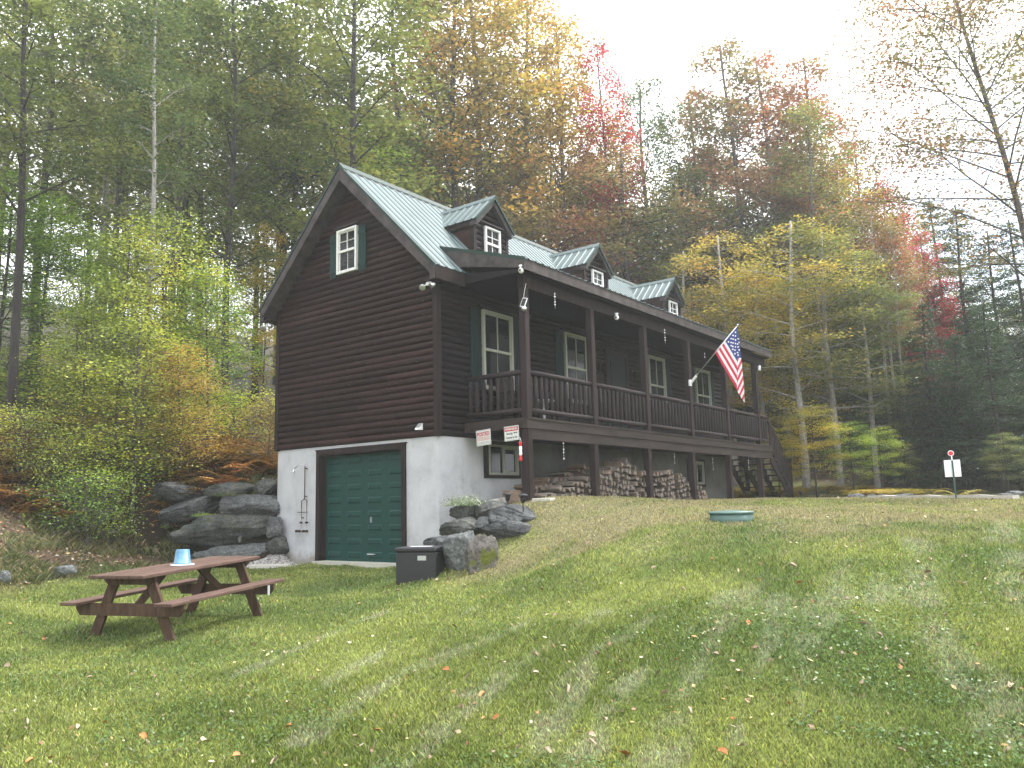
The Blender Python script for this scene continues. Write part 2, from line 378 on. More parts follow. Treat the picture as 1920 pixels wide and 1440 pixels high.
def thing(name, label, cat, group=None, loc=(0,0,0), rz=0):
    o = bpy.data.objects.new(name, None); COL.objects.link(o); o.location = loc; o.rotation_euler = (0,0,rz)
    o.empty_display_size = .2
    return tag(o, label, cat, group)

# ------------------------------------------------------------------ ground
MOW = [[(1590,1050),(1560,1120),(1528,1200),(1500,1330)],
       [(1722,1010),(1722,1110),(1760,1200),(1850,1330),(1920,1400)],
       [(1450,1075),(1370,1150),(1315,1240),(1270,1330),(1240,1440)],
       [(1250,1150),(1110,1235),(1060,1300),(1020,1400)],
       [(1130,1150),(1000,1230),(870,1330),(750,1440)],
       [(900,1140),(760,1200),(640,1270),(540,1340)],
       [(1880,980),(1900,1060),(1920,1150)],
       [(1650,1080),(1635,1180),(1640,1260)],
       [(1380,1120),(1240,1230),(1150,1320),(1090,1440)],
       [(1000,1160),(820,1240),(700,1300),(560,1400)],
       [(760,1130),(600,1200),(420,1290)],
       [(1460,1120),(1440,1230),(1390,1350),(1370,1440)]]
_mp = [[ground(*q)[:2] for q in l] for l in MOW]
MOWW = [.13,.13,.11,.09,.10,.05,.15,.06,.07,.05,.05,.06]
def mowfac(x, y):
    out = np.zeros(x.shape)
    wob = (vnoise(np.stack([x.ravel(), y.ravel()], 1), 2.1, 5).reshape(x.shape)-.5)*.25
    for l, w in zip(_mp, MOWW):
        for a, b in zip(l[:-1], l[1:]):
            d = b-a; L2 = d@d; t = np.clip(((x-a[0])*d[0]+(y-a[1])*d[1])/L2, 0, 1)
            r = np.hypot(x-a[0]-t*d[0], y-a[1]-t*d[1])+wob
            out = np.maximum(out, np.clip(1.35-r/w, 0, 1))
    n = fnoise(np.stack([x.ravel(), y.ravel()], 1), 5., 9, 3).reshape(x.shape)
    return out*np.clip(n*2.8-.72, 0, 1)
PATCH = [ground(*q)[:2] for q in [(820,1290),(985,1330),(1150,1110),(1090,1050),(1180,1010),(1000,1060)]]
def zones(x, y):
    """returns lawn, dry, forest-floor weights"""
    P = np.stack([x.ravel(), y.ravel()], 1)
    n = fnoise(P, .35, 1, 4).reshape(x.shape); n2 = fnoise(P, 1.6, 4, 3).reshape(x.shape)
    # dry belt: crest of the lawn beside and beyond the house
    yl = np.interp(x, [1.5,2.9,4.5,5.7,6.4,7.4,8.3,9.2,12,18], [-1.6,-2.3,-3.3,-3.4,-2.9,-2.4,-1.9,-.9,.5,2])
    n3 = fnoise(P, 4.5, 8, 3).reshape(x.shape)
    s_ = (y-yl)/2.3; crest = np.clip(s_, 0, 1)
    dry = np.clip(crest*.72 + ((n-.5)*1.5+(n2-.5)*1.6+(n3-.5)*1.3)*np.clip(s_+.35, 0, 1), 0, 1)*np.clip((x-.5), 0, 1)
    far = np.clip((y-9)/8, 0, 1); dry = dry*(1-.35*far)
    base = np.clip(1.2-np.hypot(x-2.8, y+1.5)/1.0, 0, 1); dry = np.maximum(dry, base)
    # bank/forest floor: left of a wandering line
    edge = -2.6 - .55*(y+8) + (n-.5)*2.2
    edge = np.where(y < -8, -2.6+ (n-.5)*2, edge); edge = np.maximum(edge, -8.0)
    floor_ = np.clip((edge - x)/1.6 + .5, 0, 1)
    floor_ = np.where((y > .2) & (x < -4.7), 1., floor_)
    floor_ = np.maximum(floor_, np.clip((y-25-(n-.5)*4)/2, 0, 1))
    floor_ = np.maximum(floor_, np.clip((y-21.5-(n-.5)*3 - np.maximum(x, 0)*.5)/2, 0, 1)*(x > -6))
    return dry, floor_, n, n2
GRASS_A, GRASS_B, GRASS_C = np.array([.140,.185,.044]), np.array([.235,.275,.076]), np.array([.102,.158,.045])
DRYC, STRAW, LITTER, SOIL = np.array([.27,.24,.13]), np.array([.38,.43,.29]), np.array([.22,.155,.115]), np.array([.06,.045,.03])
def groundcol(x, y):
    dry, fl, n, n2 = zones(x, y); mw = mowfac(x, y)
    P = np.stack([x.ravel(), y.ravel()], 1)
    g = np.clip((fnoise(P, 1.3, 33, 5).reshape(x.shape)-.34)*3.2, 0, 1)[...,None]
    c = GRASS_A*(1-g)+GRASS_B*g
    cl = np.clip((fnoise(P, .6, 71, 3).reshape(x.shape)-.55)*5, 0, 1)[...,None]; c = c*(1-.75*cl)+GRASS_C*.75*cl
    c = c*(1-dry[...,None]*.85)+DRYC*dry[...,None]*.85
    c = c*(1-.48*mw[...,None])+STRAW*.48*mw[...,None]
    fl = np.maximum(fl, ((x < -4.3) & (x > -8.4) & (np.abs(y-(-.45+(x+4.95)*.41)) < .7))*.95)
    lit = np.clip((fnoise(P, .9, 51, 4).reshape(x.shape)-.33)*3.2, 0, 1)[...,None]
    fcol = np.array([.10,.105,.045])*(1-lit)+LITTER*.8*lit
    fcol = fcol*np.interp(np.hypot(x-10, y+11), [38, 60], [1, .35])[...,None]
    c = c*(1-fl[...,None])+fcol*fl[...,None]
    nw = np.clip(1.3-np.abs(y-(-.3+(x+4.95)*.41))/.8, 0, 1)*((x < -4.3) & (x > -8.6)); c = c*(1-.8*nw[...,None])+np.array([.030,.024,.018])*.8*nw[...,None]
    return c, dry, fl, mw
def build_ground():
    def axis(lo, hi, f0, f1, fine, far):
        a = list(np.arange(f0, f1, fine)); s = fine; p = f1
        while p < hi: a.append(p); s = min(s*1.25, far); p += s
        a.append(hi); s = fine; p = f0-fine
        while p > lo: a.append(p); s = min(s*1.25, far); p -= s
        a.append(lo); return np.array(sorted(a))
    X = axis(-150, 150, -12, 13, .11, 8.); Y = axis(-60, 190, -9.5, 4.5, .11, 8.)
    GX, GY = np.meshgrid(X, Y); Z = hz(GX, GY)
    P = np.stack([GX.ravel(), GY.ravel()], 1)
    Z += ((fnoise(P, .7, 3, 3)-.5)*.10).reshape(Z.shape)*np.clip(np.hypot(GX+2.2, GY-.2)/3, .1, 1)
    nx, ny = len(X), len(Y)
    V = np.stack([GX.ravel(), GY.ravel(), Z.ravel()], 1)
    i = np.arange(nx*ny).reshape(ny, nx)
    Q = np.stack([i[:-1,:-1], i[:-1,1:], i[1:,1:], i[1:,:-1]], -1).reshape(-1, 4)
    me = bpy.data.meshes.new('ground'); me.vertices.add(len(V)); me.vertices.foreach_set('co', V.ravel().astype(np.float32))
    me.loops.add(Q.size); me.loops.foreach_set('vertex_index', Q.ravel().astype(np.int32))
    me.polygons.add(len(Q)); me.polygons.foreach_set('loop_start', np.arange(0, Q.size, 4, dtype=np.int32)); me.polygons.foreach_set('loop_total', np.full(len(Q), 4, np.int32))
    me.polygons.foreach_set('use_smooth', np.ones(len(Q), bool))
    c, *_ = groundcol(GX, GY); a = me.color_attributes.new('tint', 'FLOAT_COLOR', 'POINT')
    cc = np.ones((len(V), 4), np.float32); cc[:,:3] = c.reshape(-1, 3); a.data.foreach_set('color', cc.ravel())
    me.update()
    m, nt, bs = newmat('lawn_and_forest_floor')
    at = nt.nodes.new('ShaderNodeAttribute'); at.attribute_name = 'tint'
    v = coords(nt); f = noise(nt, v, 28, 6, .7); f2 = noise(nt, v, 5, 5)
    k = ramp(nt, f, [(.22,.22,.22), (.72,.72,.72), (1.35,1.3,1.15)], [.3,.52,.75])
    col = mixc(nt, 1., at.outputs['Color'], k, 'MULTIPLY')
    col = mixc(nt, 1., col, ramp(nt, f2, [(.75,.78,.75), (1.2,1.15,1.15)], [.3,.7]), 'MULTIPLY')
    nt.links.new(col, bs.inputs['Base Color']); bs.inputs['Roughness'].default_value = .95; bs.inputs['Specular IOR Level'].default_value = .15
    bump(nt, bs, f, .9, .04)
    me.materials.append(m)
    o = link('ground', me); o['kind'] = 'structure'
build_ground()

def attrleaf(name, trans=.3, spec=.03):
    m, nt, bs = newmat(name); nt.nodes.remove(bs)
    at = nt.nodes.new('ShaderNodeAttribute'); at.attribute_name = 'tint'
    d = nt.nodes.new('ShaderNodeBsdfDiffuse'); t = nt.nodes.new('ShaderNodeBsdfTranslucent')
    mx = nt.nodes.new('ShaderNodeMixShader'); mx.inputs[0].default_value = trans
    gl = nt.nodes.new('ShaderNodeBsdfGlossy'); gl.inputs['Roughness'].default_value = .4
    mg = nt.nodes.new('ShaderNodeMixShader'); mg.inputs[0].default_value = spec
    nt.links.new(at.outputs['Color'], d.inputs[0]); nt.links.new(at.outputs['Color'], t.inputs[0])
    nt.links.new(d.outputs[0], mx.inputs[1]); nt.links.new(t.outputs[0], mx.inputs[2])
    nt.links.new(mx.outputs[0], mg.inputs[1]); nt.links.new(gl.outputs[0], mg.inputs[2])
    nt.links.new(mg.outputs[0], nt.nodes['Material Output'].inputs[0]); return m
M['blade'] = attrleaf('grass_blades', .35)
M['litter'] = attrleaf('fallen_leaf_litter', .15)

def screen_points(n, dmin, dmax, u0=-60, u1=1980, seed=0, p=1.0):
    """points on the ground spread by distance and bearing (denser near the viewer)"""
    r = np.random.default_rng(seed)
    u = r.uniform(u0, u1, n); t = r.random(n)
    dist = (dmin**(1-p) + t*(dmax**(1-p)-dmin**(1-p)))**(1/(1-p)) if p != 1 else dmin*(dmax/dmin)**t
    ang = np.arctan2(_F[1], _F[0]) - np.arctan((u-960)/FPX)
    return CAM[0]+np.cos(ang)*dist, CAM[1]+np.sin(ang)*dist, dist
def in_house(x, y, m=.05): return (x > -4.9-m) & (x < 0+m) & (y > -m) & (y < 13.7)
def build_grass():
    A_ = screen_points(620000, 3.6, 32, seed=3, p=1.2); B_ = screen_points(90000, 4, 32, -900, -60, seed=13, p=1.1); C2 = screen_points(130000, 3.2, 32, 1980, 3600, seed=14, p=1.1)
    x, y, d = [np.concatenate([a_, b_, c_]) for a_, b_, c_ in zip(A_, B_, C2)]
    r = np.random.default_rng(5)
    dry, fl, n, n2 = zones(x, y); keep = ~in_house(x, y) & ~((x > -4.9) & (x < .3) & (y > -.12) & (y < 2)) & (r.random(len(x)) > fl*.75)
    keep &= ~((x > 0) & (x < 1.5) & (y > .9) & (y < 13.5)); keep &= ~((x < -4.4) & (x > -8.2) & (np.abs(y-(-.45+(x+4.95)*.41)) < .65) & (r.random(len(x)) < .93))
    x, y, d, dry, fl = x[keep], y[keep], d[keep], dry[keep], fl[keep]
    c, *_ , mw = groundcol(x, y); z = hz(x, y) + ((fnoise(np.stack([x, y], 1), .7, 3, 3)-.5)*.10)*np.clip(np.hypot(x+2.2, y-.2)/3, .1, 1)
    N = len(x); w = r.uniform(.003, .0062, N)*np.clip(d/7, 1, 2.8); h = r.uniform(.015, .042, N)*(1+.5*fl)*(1-.25*dry)
    tall = vnoise(np.stack([x, y], 1), 1.3, 44); h *= .6+tall*.9
    a = r.uniform(0, 2*PI, N); lean = r.uniform(.2, 1.1, N)*h; la = r.uniform(0, 2*PI, N)
    sx, sy = np.cos(a)*w, np.sin(a)*w; lx, ly = np.cos(la)*lean, np.sin(la)*lean
    V = np.zeros((N, 4, 3))
    V[:,0] = np.stack([x-sx, y-sy, z-.01], 1); V[:,1] = np.stack([x+sx, y+sy, z-.01], 1)
    V[:,2] = np.stack([x+sx*.7+lx*.6, y+sy*.7+ly*.6, z+h*.7], 1); V[:,3] = np.stack([x+lx, y+ly, z+h], 1)
    k = r.uniform(.45, 1.7, N)[:,None]; cc = c*k
    tan = r.random(N) < (.05+.25*dry+.3*mw); cc[tan] = np.array([.31,.275,.17])*r.uniform(.6, 1.2, (tan.sum(), 1))
    yl = r.random(N) < .12; cc[yl] = cc[yl]*np.array([1.5,1.35,1.0])
    o = link('grass', quadmesh('grass', V, M['blade'], cc)); o['kind'] = 'stuff'
    o['label'] = 'short mown green and straw coloured lawn grass'; o['category'] = 'grass'
    # clover and broad weeds in the near lawn
    x, y, d = screen_points(46000, 3.6, 11, seed=8, p=1.1); n = vnoise(np.stack([x, y], 1), .8, 91)+.35*vnoise(np.stack([x, y], 1), 3, 92)
    k = n > .72; x, y, d = x[k], y[k], d[k]; N = len(x); z = hz(x, y)+((fnoise(np.stack([x, y], 1), .7, 3, 3)-.5)*.10)+r.uniform(.012, .045, N)
    s = r.uniform(.007, .015, N); V = leafquads(np.stack([x, y, z], 1), s, s*.8, r, .5)
    cc = np.array([.075,.135,.035])*r.uniform(.6, 1.6, (N, 1))
    o = link('clover', quadmesh('clover', V, M['blade'], cc)); tag(o, 'patches of clover and broad leaved weeds in the near lawn', 'clover', kind='stuff')
def leafquads(P, ln, wd, r, flat=.5, droop=0.):
    N = len(P); a = r.uniform(0, 2*PI, N)
    nrm = np.stack([r.normal(0, flat, N), r.normal(0, flat, N), np.ones(N)], 1); nrm /= np.linalg.norm(nrm, axis=1)[:,None]
    u = np.stack([np.cos(a), np.sin(a), np.zeros(N)-droop], 1); u -= nrm*np.sum(u*nrm, 1)[:,None]; u /= np.linalg.norm(u, axis=1)[:,None]
    v = np.cross(nrm, u); ln = np.broadcast_to(ln, (N,))[:,None]; wd = np.broadcast_to(wd, (N,))[:,None]
    return np.stack([P-u*ln, P+v*wd+u*ln*.1, P+u*ln, P-v*wd+u*ln*.1], 1)
build_grass()
def build_litter():
    r = np.random.default_rng(21)
    # brown and yellow leaf litter on the bank, small flecks on the lawn
    x, y, d = screen_points(90000, 5, 55, seed=31, p=1.3); dry, fl, n, n2 = zones(x, y)
    k = (r.random(len(x)) < fl*.9+.018) & ~in_house(x, y, .2) & ~((x > 0) & (x < 1.6) & (y > .8) & (y < 13.5)); x, y, d, fl = x[k], y[k], d[k], fl[k]; N = len(x)
    z = hz(x, y)+((fnoise(np.stack([x, y], 1), .7, 3, 3)-.5)*.10)+r.uniform(.0, .05, N)*np.where(fl > .3, 1, .6)+.012
    s = r.uniform(.016, .036, N)*np.clip(d/14, .75, 2)
    pal = np.array([(.36,.25,.17), (.46,.36,.24), (.27,.15,.09), (.55,.45,.22), (.20,.12,.08), (.50,.42,.34), (.42,.22,.10)])
    cc = pal[r.integers(0, len(pal), N)]*r.uniform(.55, 1.15, (N, 1))
    o = link('leaf_litter', quadmesh('leaf_litter', leafquads(np.stack([x, y, z], 1), s, s*.62, r, .55), M['litter'], cc))
    tag(o, 'small tan and yellow fallen leaf flecks strewn over bank and lawn', 'leaf litter', kind='stuff')
    # rough grass and herbs on the bank
    x, y, d = screen_points(130000, 12, 34, -60, 620, seed=37, p=1.2); dry, fl, n, n2 = zones(x, y)
    k = (fl > .3) & ~in_house(x, y, .2) & (vnoise(np.stack([x, y], 1), .9, 14) > .38); x, y, d = x[k], y[k], d[k]; N = len(x)
    z = hz(x, y); h = r.uniform(.04, .17, N); a = r.uniform(0, 2*PI, N); w = r.uniform(.004, .009, N); la = r.uniform(0, 2*PI, N)
    V = np.zeros((N, 4, 3)); sx, sy = np.cos(a)*w, np.sin(a)*w; lx, ly = np.cos(la)*h*.8, np.sin(la)*h*.8
    V[:,0] = np.stack([x-sx, y-sy, z], 1); V[:,1] = np.stack([x+sx, y+sy, z], 1)
    V[:,2] = np.stack([x+sx+lx*.5, y+sy+ly*.5, z+h*.7], 1); V[:,3] = np.stack([x+lx, y+ly, z+h*.95], 1)
    pal = np.array([(.10,.13,.04), (.20,.18,.08), (.30,.24,.13), (.08,.10,.04), (.16,.18,.05)])
    cc = pal[r.integers(0, 5, N)]*r.uniform(.6, 1.3, (N, 1))
    o = link('bank_grass', quadmesh('bank_grass', V, M['blade'], cc)); tag(o, 'rough long grass and weeds over the bank left of the cabin', 'grass', kind='stuff')
build_litter()

# ------------------------------------------------------------------ the cabin (world axes: gable wall on y=0, porch side on x=0)
W, LEN, ZS, RZ, RX = 4.88, 13.62, 2.41, 8.316, -2.44
def roofz(x): return RZ - abs(x-RX)
CAB = thing('log_cabin', 'dark brown log cabin with green metal roof, three dormers and long raised porch', 'cabin', loc=(0,0,0))
def log_rows(mb, org, du, up, out, z0, z1, pitch, lim, r, depth=.042, boards=3.2, m=6):
    """half-round log courses; lim(z) -> (u0,u1)"""
    org, du, up, out = [np.asarray(q, float) for q in (org, du, up, out)]
    z = z0
    while z < z1-.01:
        zb = min(z+pitch, z1); u0, u1 = lim((z+zb)/2)
        cuts = [u0]; p = u0+r.uniform(.8, boards)
        while p < u1-.6: cuts.append(p); p += r.uniform(1.8, boards+1.2)
        cuts.append(u1)
        for a, b in zip(cuts[:-1], cuts[1:]):
            jo = r.uniform(-.004, .004)
            V = []; 
            for e, first in ((a, a == u0), (b, False)):
                last = (b == u1) and e == b
                for j in range(m+1):
                    zz = z+(zb-z)*j/m; l0, l1 = lim(zz); uu = l0 if (e == a and first) else (l1 if last else e)
                    if e == a and not first: uu = e+.006
                    bl = depth*math.sin(PI*min(max(j/m, .0), 1))**.6+jo
                    V.append(org+du*uu+up*zz+out*bl)
            F = [(j, j+1+m, j+2+m, j+1) if False else (j, m+1+j, m+2+j, j+1) for j in range(m)]
            mb.add(V, F)
        z = zb
    return mb
rw = random.Random(3)
# gable wall (front) with its window cut left behind the window unit (logs run behind the frame)
log_rows(MB(), (0,0,0), (1,0,0), (0,0,1), (0,-1,0), ZS-.02, 8.05, .131, lambda z: (max(-W+.05, RX-(8.2-z)) , min(-.05, RX+(8.2-z))), rw).build('gable_log_wall', M['log_x'], CAB, True)
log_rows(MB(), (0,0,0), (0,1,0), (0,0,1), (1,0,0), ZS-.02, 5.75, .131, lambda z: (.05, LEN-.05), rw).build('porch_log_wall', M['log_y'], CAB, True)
b = MB(); b.box(-W, 0, 0.0, .12, ZS, 5.6); b.prism([(-W,.0,5.6), (0,.0,5.6), (0,.0,5.7), (RX,.0,8.13), (-W,.0,5.7)], (0,.12,0))
b.box(-W, -W+.12, .12, LEN-.12, ZS, 5.75); b.box(-.12, 0, .12, LEN-.12, ZS, 5.75); b.box(-W, 0, LEN-.12, LEN, ZS, 5.6)
b.prism([(-W,LEN-.12,5.6), (0,LEN-.12,5.6), (0,LEN-.12,5.7), (RX,LEN-.12,8.13), (-W,LEN-.12,5.7)], (0,.12,0))
b.build('wall_core', M['log_x'], CAB)
b = MB()
b.box(-.055, .062, -.062, .055, ZS-.03, 5.68)
b.build('corner_board', M['trim'], CAB)
MB().box(-W-.05, -W+.06, -.062, .05, ZS-.03, 5.6).build('corner_board', M['trim'], CAB)
MB().box(-.05, .062, LEN-.05, LEN+.06, ZS-.03, 5.68).build('corner_board', M['trim'], CAB)
# foundation
GX0, GX1, GZ = -3.40, -.955, 2.20
b = MB(); b.box(-W, GX0, .012, .3, -.6, ZS-.021); b.box(GX1, -.003, .012, .3, -.6, ZS-.021); b.box(GX0, GX1, .012, .3, GZ, ZS-.021)
b.box(-.3, -.003, .3, 2.58, -.6, ZS-.021); b.box(-W, -W+.3, .3, LEN-.02, -.6, ZS-.021); b.box(-W+.3, -.3, LEN-.3, LEN-.02, -.6, ZS-.021)
b.build('foundation_wall', M['stucco'], CAB)
MB().box(-.3, -.006, 2.581, LEN-.02, -.6, ZS-.021).build('foundation_side_wall', M['block'], CAB)  # wall below the deck, its shade carried by the darker colour
# main roof: wooden deck with fascia colour, metal sheet with ribs above
def ribbed(mb, top, bot, y0, y1, nrm, sp=.2286, rib=.02, axis=1, wr=.016, minor=True):
    """sheet spanned between line top(y) and bot(y); ribs every sp"""
    nrm = np.asarray(nrm, float); nrm /= np.linalg.norm(nrm); ys = []
    y = y0
    while y < y1-1e-6:
        for o, h in ((0,0), (sp*.5-wr*2, 0), (sp*.5-wr, rib), (sp*.5+wr, rib), (sp*.5+wr*2, 0)):
            if y+o <= y1: ys.append((y+o, h))
        if minor:
            for o, h in ((sp*.82, 0), (sp*.85, rib*.3), (sp*.88, 0)):
                if y+o <= y1: ys.append((y+o, h))
        y += sp
    ys.append((y1, 0)); V = []
    for y, h in ys: V.append(np.asarray(top(y), float)+nrm*h); V.append(np.asarray(bot(y), float)+nrm*h)
    F = [(2*i, 2*i+1, 2*i+3, 2*i+2) for i in range(len(ys)-1)]
    n0 = len(V); V += [v-nrm*.006 for v in V]          # thin second skin so the sheet has a thickness
    F += [(n0+2*i, n0+2*i+2, n0+2*i+3, n0+2*i+1) for i in range(len(ys)-1)] + [(2*i+1, n0+2*i+1, n0+2*i+3, 2*i+3) for i in range(len(ys)-1)]
    return mb.add(V, F)
OH, XE, YB = .33, .253, LEN+.33
T = .165*math.sqrt(2)
for s, nm in ((1, 'porch'), (-1, 'rear')):
    xe = RX+s*(XE-RX) if s > 0 else RX-(XE-RX)
    ze = roofz(xe)
    MB().prism([(RX,-OH,RZ-.02), (xe,-OH,ze-.02), (xe,-OH,ze-.02-T*.75), (xe-s*.05,-OH,ze-.02-T*.9), (RX,-OH,RZ-.02-T)], (0,YB+OH,0)).build('roof_deck', M['fascia'], CAB)
    rb = ribbed(MB(), lambda y: (RX,y,RZ+.012), lambda y: (xe+s*.035,y,ze-.023), -OH-.03, YB+.03, (s,0,1))
    rb.build('roof_sheet', M['metal'], CAB)
    # rake trim at the front edge
    b = MB(); b.prism([(RX,-OH-.045,RZ+.03), (xe+s*.035,-OH-.045,ze+.0), (xe+s*.035,-OH-.045,ze-.065), (RX,-OH-.045,RZ-.035)], (0,.045,0))
    b.build('rake_trim', M['greentrim'], CAB)
    b = MB(); b.prism([(RX,-OH-.03,RZ-.05), (xe+s*.02,-OH-.03,ze-.07), (xe+s*.02,-OH-.03,ze-.30), (xe-s*.10,-OH-.03,ze-.30), (xe-s*.10,-OH-.03,ze-.17), (RX,-OH-.03,RZ-.05-.265)], (0,.028,0))
    b.build('rake_board', M['fascia'], CAB)
    MB().box(min(xe+s*.004, xe+s*.03), max(xe+s*.004, xe+s*.03), -OH, (.55 if s > 0 else YB), ze-.29, ze-.045).build('eave_fascia', M['trim'], CAB)
    b = MB(); b.box(min(-.0 if s > 0 else xe, xe if s > 0 else -W), max(0 if s > 0 else xe, xe if s > 0 else -W), -OH, 0-.05, ze-.30, ze-.24)
    b.build('eave_return', M['trim'], CAB)
cap = MB(); cap.prism([(RX-.14,-OH-.05,RZ-.10), (RX,-OH-.05,RZ+.055), (RX+.14,-OH-.05,RZ-.10), (RX+.14,-OH-.05,RZ-.082), (RX,-OH-.05,RZ+.078), (RX-.14,-OH-.05,RZ-.082)], (0,YB+OH+.1,0))
cap.build('ridge_cap', M['greentrim'], CAB)
for s in (1, -1):
    b = MB(); b.prism([(RX+s*.143,-OH-.02,RZ-.134), (RX+s*.143,-OH-.02,RZ-.104), (RX+s*.10,-OH-.02,RZ-.062), (RX+s*.10,-OH-.02,RZ-.10)], (0,YB+OH+.04,0)); b.build('ridge_shade_strip', M['black'], CAB)  # black strip stands in for the shade in the gap under the cap
# shadow soffit boards under the gable overhang are the roof deck itself

def window(parent, axis, u0, u1, z0, z1, off, muntins=(2,2), kind='hung', fr='white', fw=.055, casing=True, name='window'):
    """axis 'y': window on a wall facing -y at y=off (u along x); axis 'x': wall facing +x at x=off (u along y)"""
    def bx(mb, a0, a1, d0, d1, c0, c1):
        if axis == 'y': mb.bevbox(a0, a1, off-d1, off-d0, c0, c1, .004)
        else: mb.bevbox(off+d0, off+d1, a0, a1, c0, c1, .004)
    f = MB(); bx(f, u0, u0+fw, .0, .07, z0, z1); bx(f, u1-fw, u1, .0, .07, z0, z1); bx(f, u0+fw, u1-fw, .0, .07, z1-fw, z1); bx(f, u0+fw, u1-fw, .0, .07, z0, z0+fw)
    win = f.build(name, M[fr], parent)
    zm = (z0+z1)/2; um = (u0+u1)/2; sw = .03; ia, ib = u0+fw, u1-fw
    if kind == 'hung':
        s = MB(); bx(s, ia, ib, .015, .058, zm-.028, zm+.028)
        for a, c, d, dd in ((zm+.028, z1-fw, .045, 0), (z0+fw, zm-.028, .030, 1)):
            bx(s, ia, ia+sw, .01, d, a, c); bx(s, ib-sw, ib, .01, d, a, c); bx(s, ia+sw, ib-sw, .01, d, c-sw, c) if not dd else bx(s, ia+sw, ib-sw, .01, d, a, a+sw)
        s.build('sash', M[fr], win)
        if muntins:
            g = MB()
            for a, c, dd in ((zm+.028, z1-fw-sw, .036), (z0+fw+sw, zm-.028, .012)):
                for k in range(1, muntins[0]): uu = ia+(ib-ia)*k/muntins[0]; bx(g, uu-.009, uu+.009, .012, dd+.008, a, c)
                for k in range(1, muntins[1]):
                    zz = a+(c-a)*k/muntins[1]
                    bx(g, ia+sw, (ia+ib)/2-.0095, .012, dd+.006, zz-.008, zz+.008); bx(g, (ia+ib)/2+.0095, ib-sw, .012, dd+.006, zz-.008, zz+.008)
            g.build('muntins', M[fr], win)
    else:
        s = MB(); bx(s, um-.03, um+.03, .012, .06, z0+fw, z1-fw)
        bx(s, um+.03, ib, .012, .045, z1-fw-.04, z1-fw); bx(s, um+.03, ib, .012, .045, z0+fw, z0+fw+.03); bx(s, ib-.035, ib, .012, .045, z0+fw+.03, z1-fw-.04)
        s.build('sash', M[fr], win)
    g = MB()
    if axis == 'y': g.box(ia, ib, off-.018, off-.008, z0+fw, z1-fw)
    else: g.box(off+.008, off+.018, ia, ib, z0+fw, z1-fw)
    g.build('glass', M['glass'], win)
    return win
def drip(parent, axis, u0, u1, z, off, mat='trim'):
    b = MB()
    if axis == 'y': b.box(u0, u1, off-.10, off, z, z+.022)
    else: b.box(off, off+.10, u0, u1, z, z+.022)
    b.build('window_head_cap', M[mat], parent)
M['shutter_shaded'] = plain('shaded_shutter_paint', (.008,.020,.020), .7, 0, .12)  # darker copy of the shutter paint, porch shade put into the colour
def shutter(parent, axis, u0, u1, z0, z1, off):
    b = MB(); n = 3; w = (u1-u0)/n
    def bx(a0, a1, d0, d1, c0, c1):
        if axis == 'y': b.box(a0, a1, off-d1, off-d0, c0, c1)
        else: b.box(off+d0, off+d1, a0, a1, c0, c1)
    for k in range(n): bx(u0+k*w+.006, u0+(k+1)*w-.006, .045, .067, z0+.0, z1)
    for zc in (z0+.16*(z1-z0)*.9, z1-.16*(z1-z0)*.9): bx(u0+.004, u1-.004, .0672, .085, zc-.035, zc+.035)
    return b.build('shutter', M['shutter' if axis == 'y' else 'shutter_shaded'], parent)
# gable window
gw = window(CAB, 'y', -2.822, -2.19, 6.04, 7.018, -.035, fw=.052)
drip(CAB, 'y', -2.90, -2.10, 7.06, -.02, 'fascia')
shutter(CAB, 'y', -3.075, -2.85, 6.0, 6.98, 0); shutter(CAB, 'y', -2.155, -1.93, 6.0, 6.98, 0)
b = MB(); b.box(-2.85, -2.16, -.05, .0, 5.99, 6.038); b.build('window_sill', M['trim'], CAB)
# porch wall windows
for k, (y0, y1, sh) in enumerate([(1.292,2.29,1), (4.305,5.311,1), (8.42,9.404,1), (11.433,12.488,1)]):
    window(CAB, 'x', y0, y1, 3.40, 5.052, .035, muntins=(2,1), fr='cream', fw=.06)
    drip(CAB, 'x', y0-.10, y1+.10, 5.10, .0)
    shutter(CAB, 'x', y0-.37, y0-.06, 3.38, 5.04, 0); shutter(CAB, 'x', y1+.06, y1+.37, 3.38, 5.04, 0)
# front door on the porch
M['door'] = plain('dark_green_door_paint', (.008,.013,.014), .5, 0, .15)
D = MB().box(.0, .07, 6.25, 7.17, 2.72, 4.78).build('front_door', M['door'], CAB)
b = MB()
for a, c, e, f_ in ((6.14,6.248,2.7,4.9), (7.172,7.28,2.7,4.9), (6.248,7.172,4.782,4.9)): b.box(.0, .09, a, c, e, f_)
b.build('door_frame', M['trim'], D)
b = MB()
for a, c, e, f_ in ((6.34,6.66,2.9,3.6), (6.76,7.08,2.9,3.6)): b.bevbox(.071, .085, a, c, e, f_, .01)
b.build('door_panel', M['door'], D)
MB().bevbox(.071, .085, 6.38, 7.04, 3.75, 4.62, .01).build('door_panel', M['door'], D)
MB().lathe([(.0,.085), (.03,.09), (.03,.12), (.0,.13)], (0,7.09,3.68), 10, 'x').build('door_knob', M['silver'], D)
for y in (5.93, 7.5):
    l = MB().box(.04, .09, y-.05, y+.05, 4.28, 4.5)
    o = l.build('wall_lantern', M['iron'], CAB); MB().lathe([(.03,0), (.045,.03), (.04,.15), (.015,.19)], (.13,y,4.27), 8).build('lantern_glass', M['glass'], o)
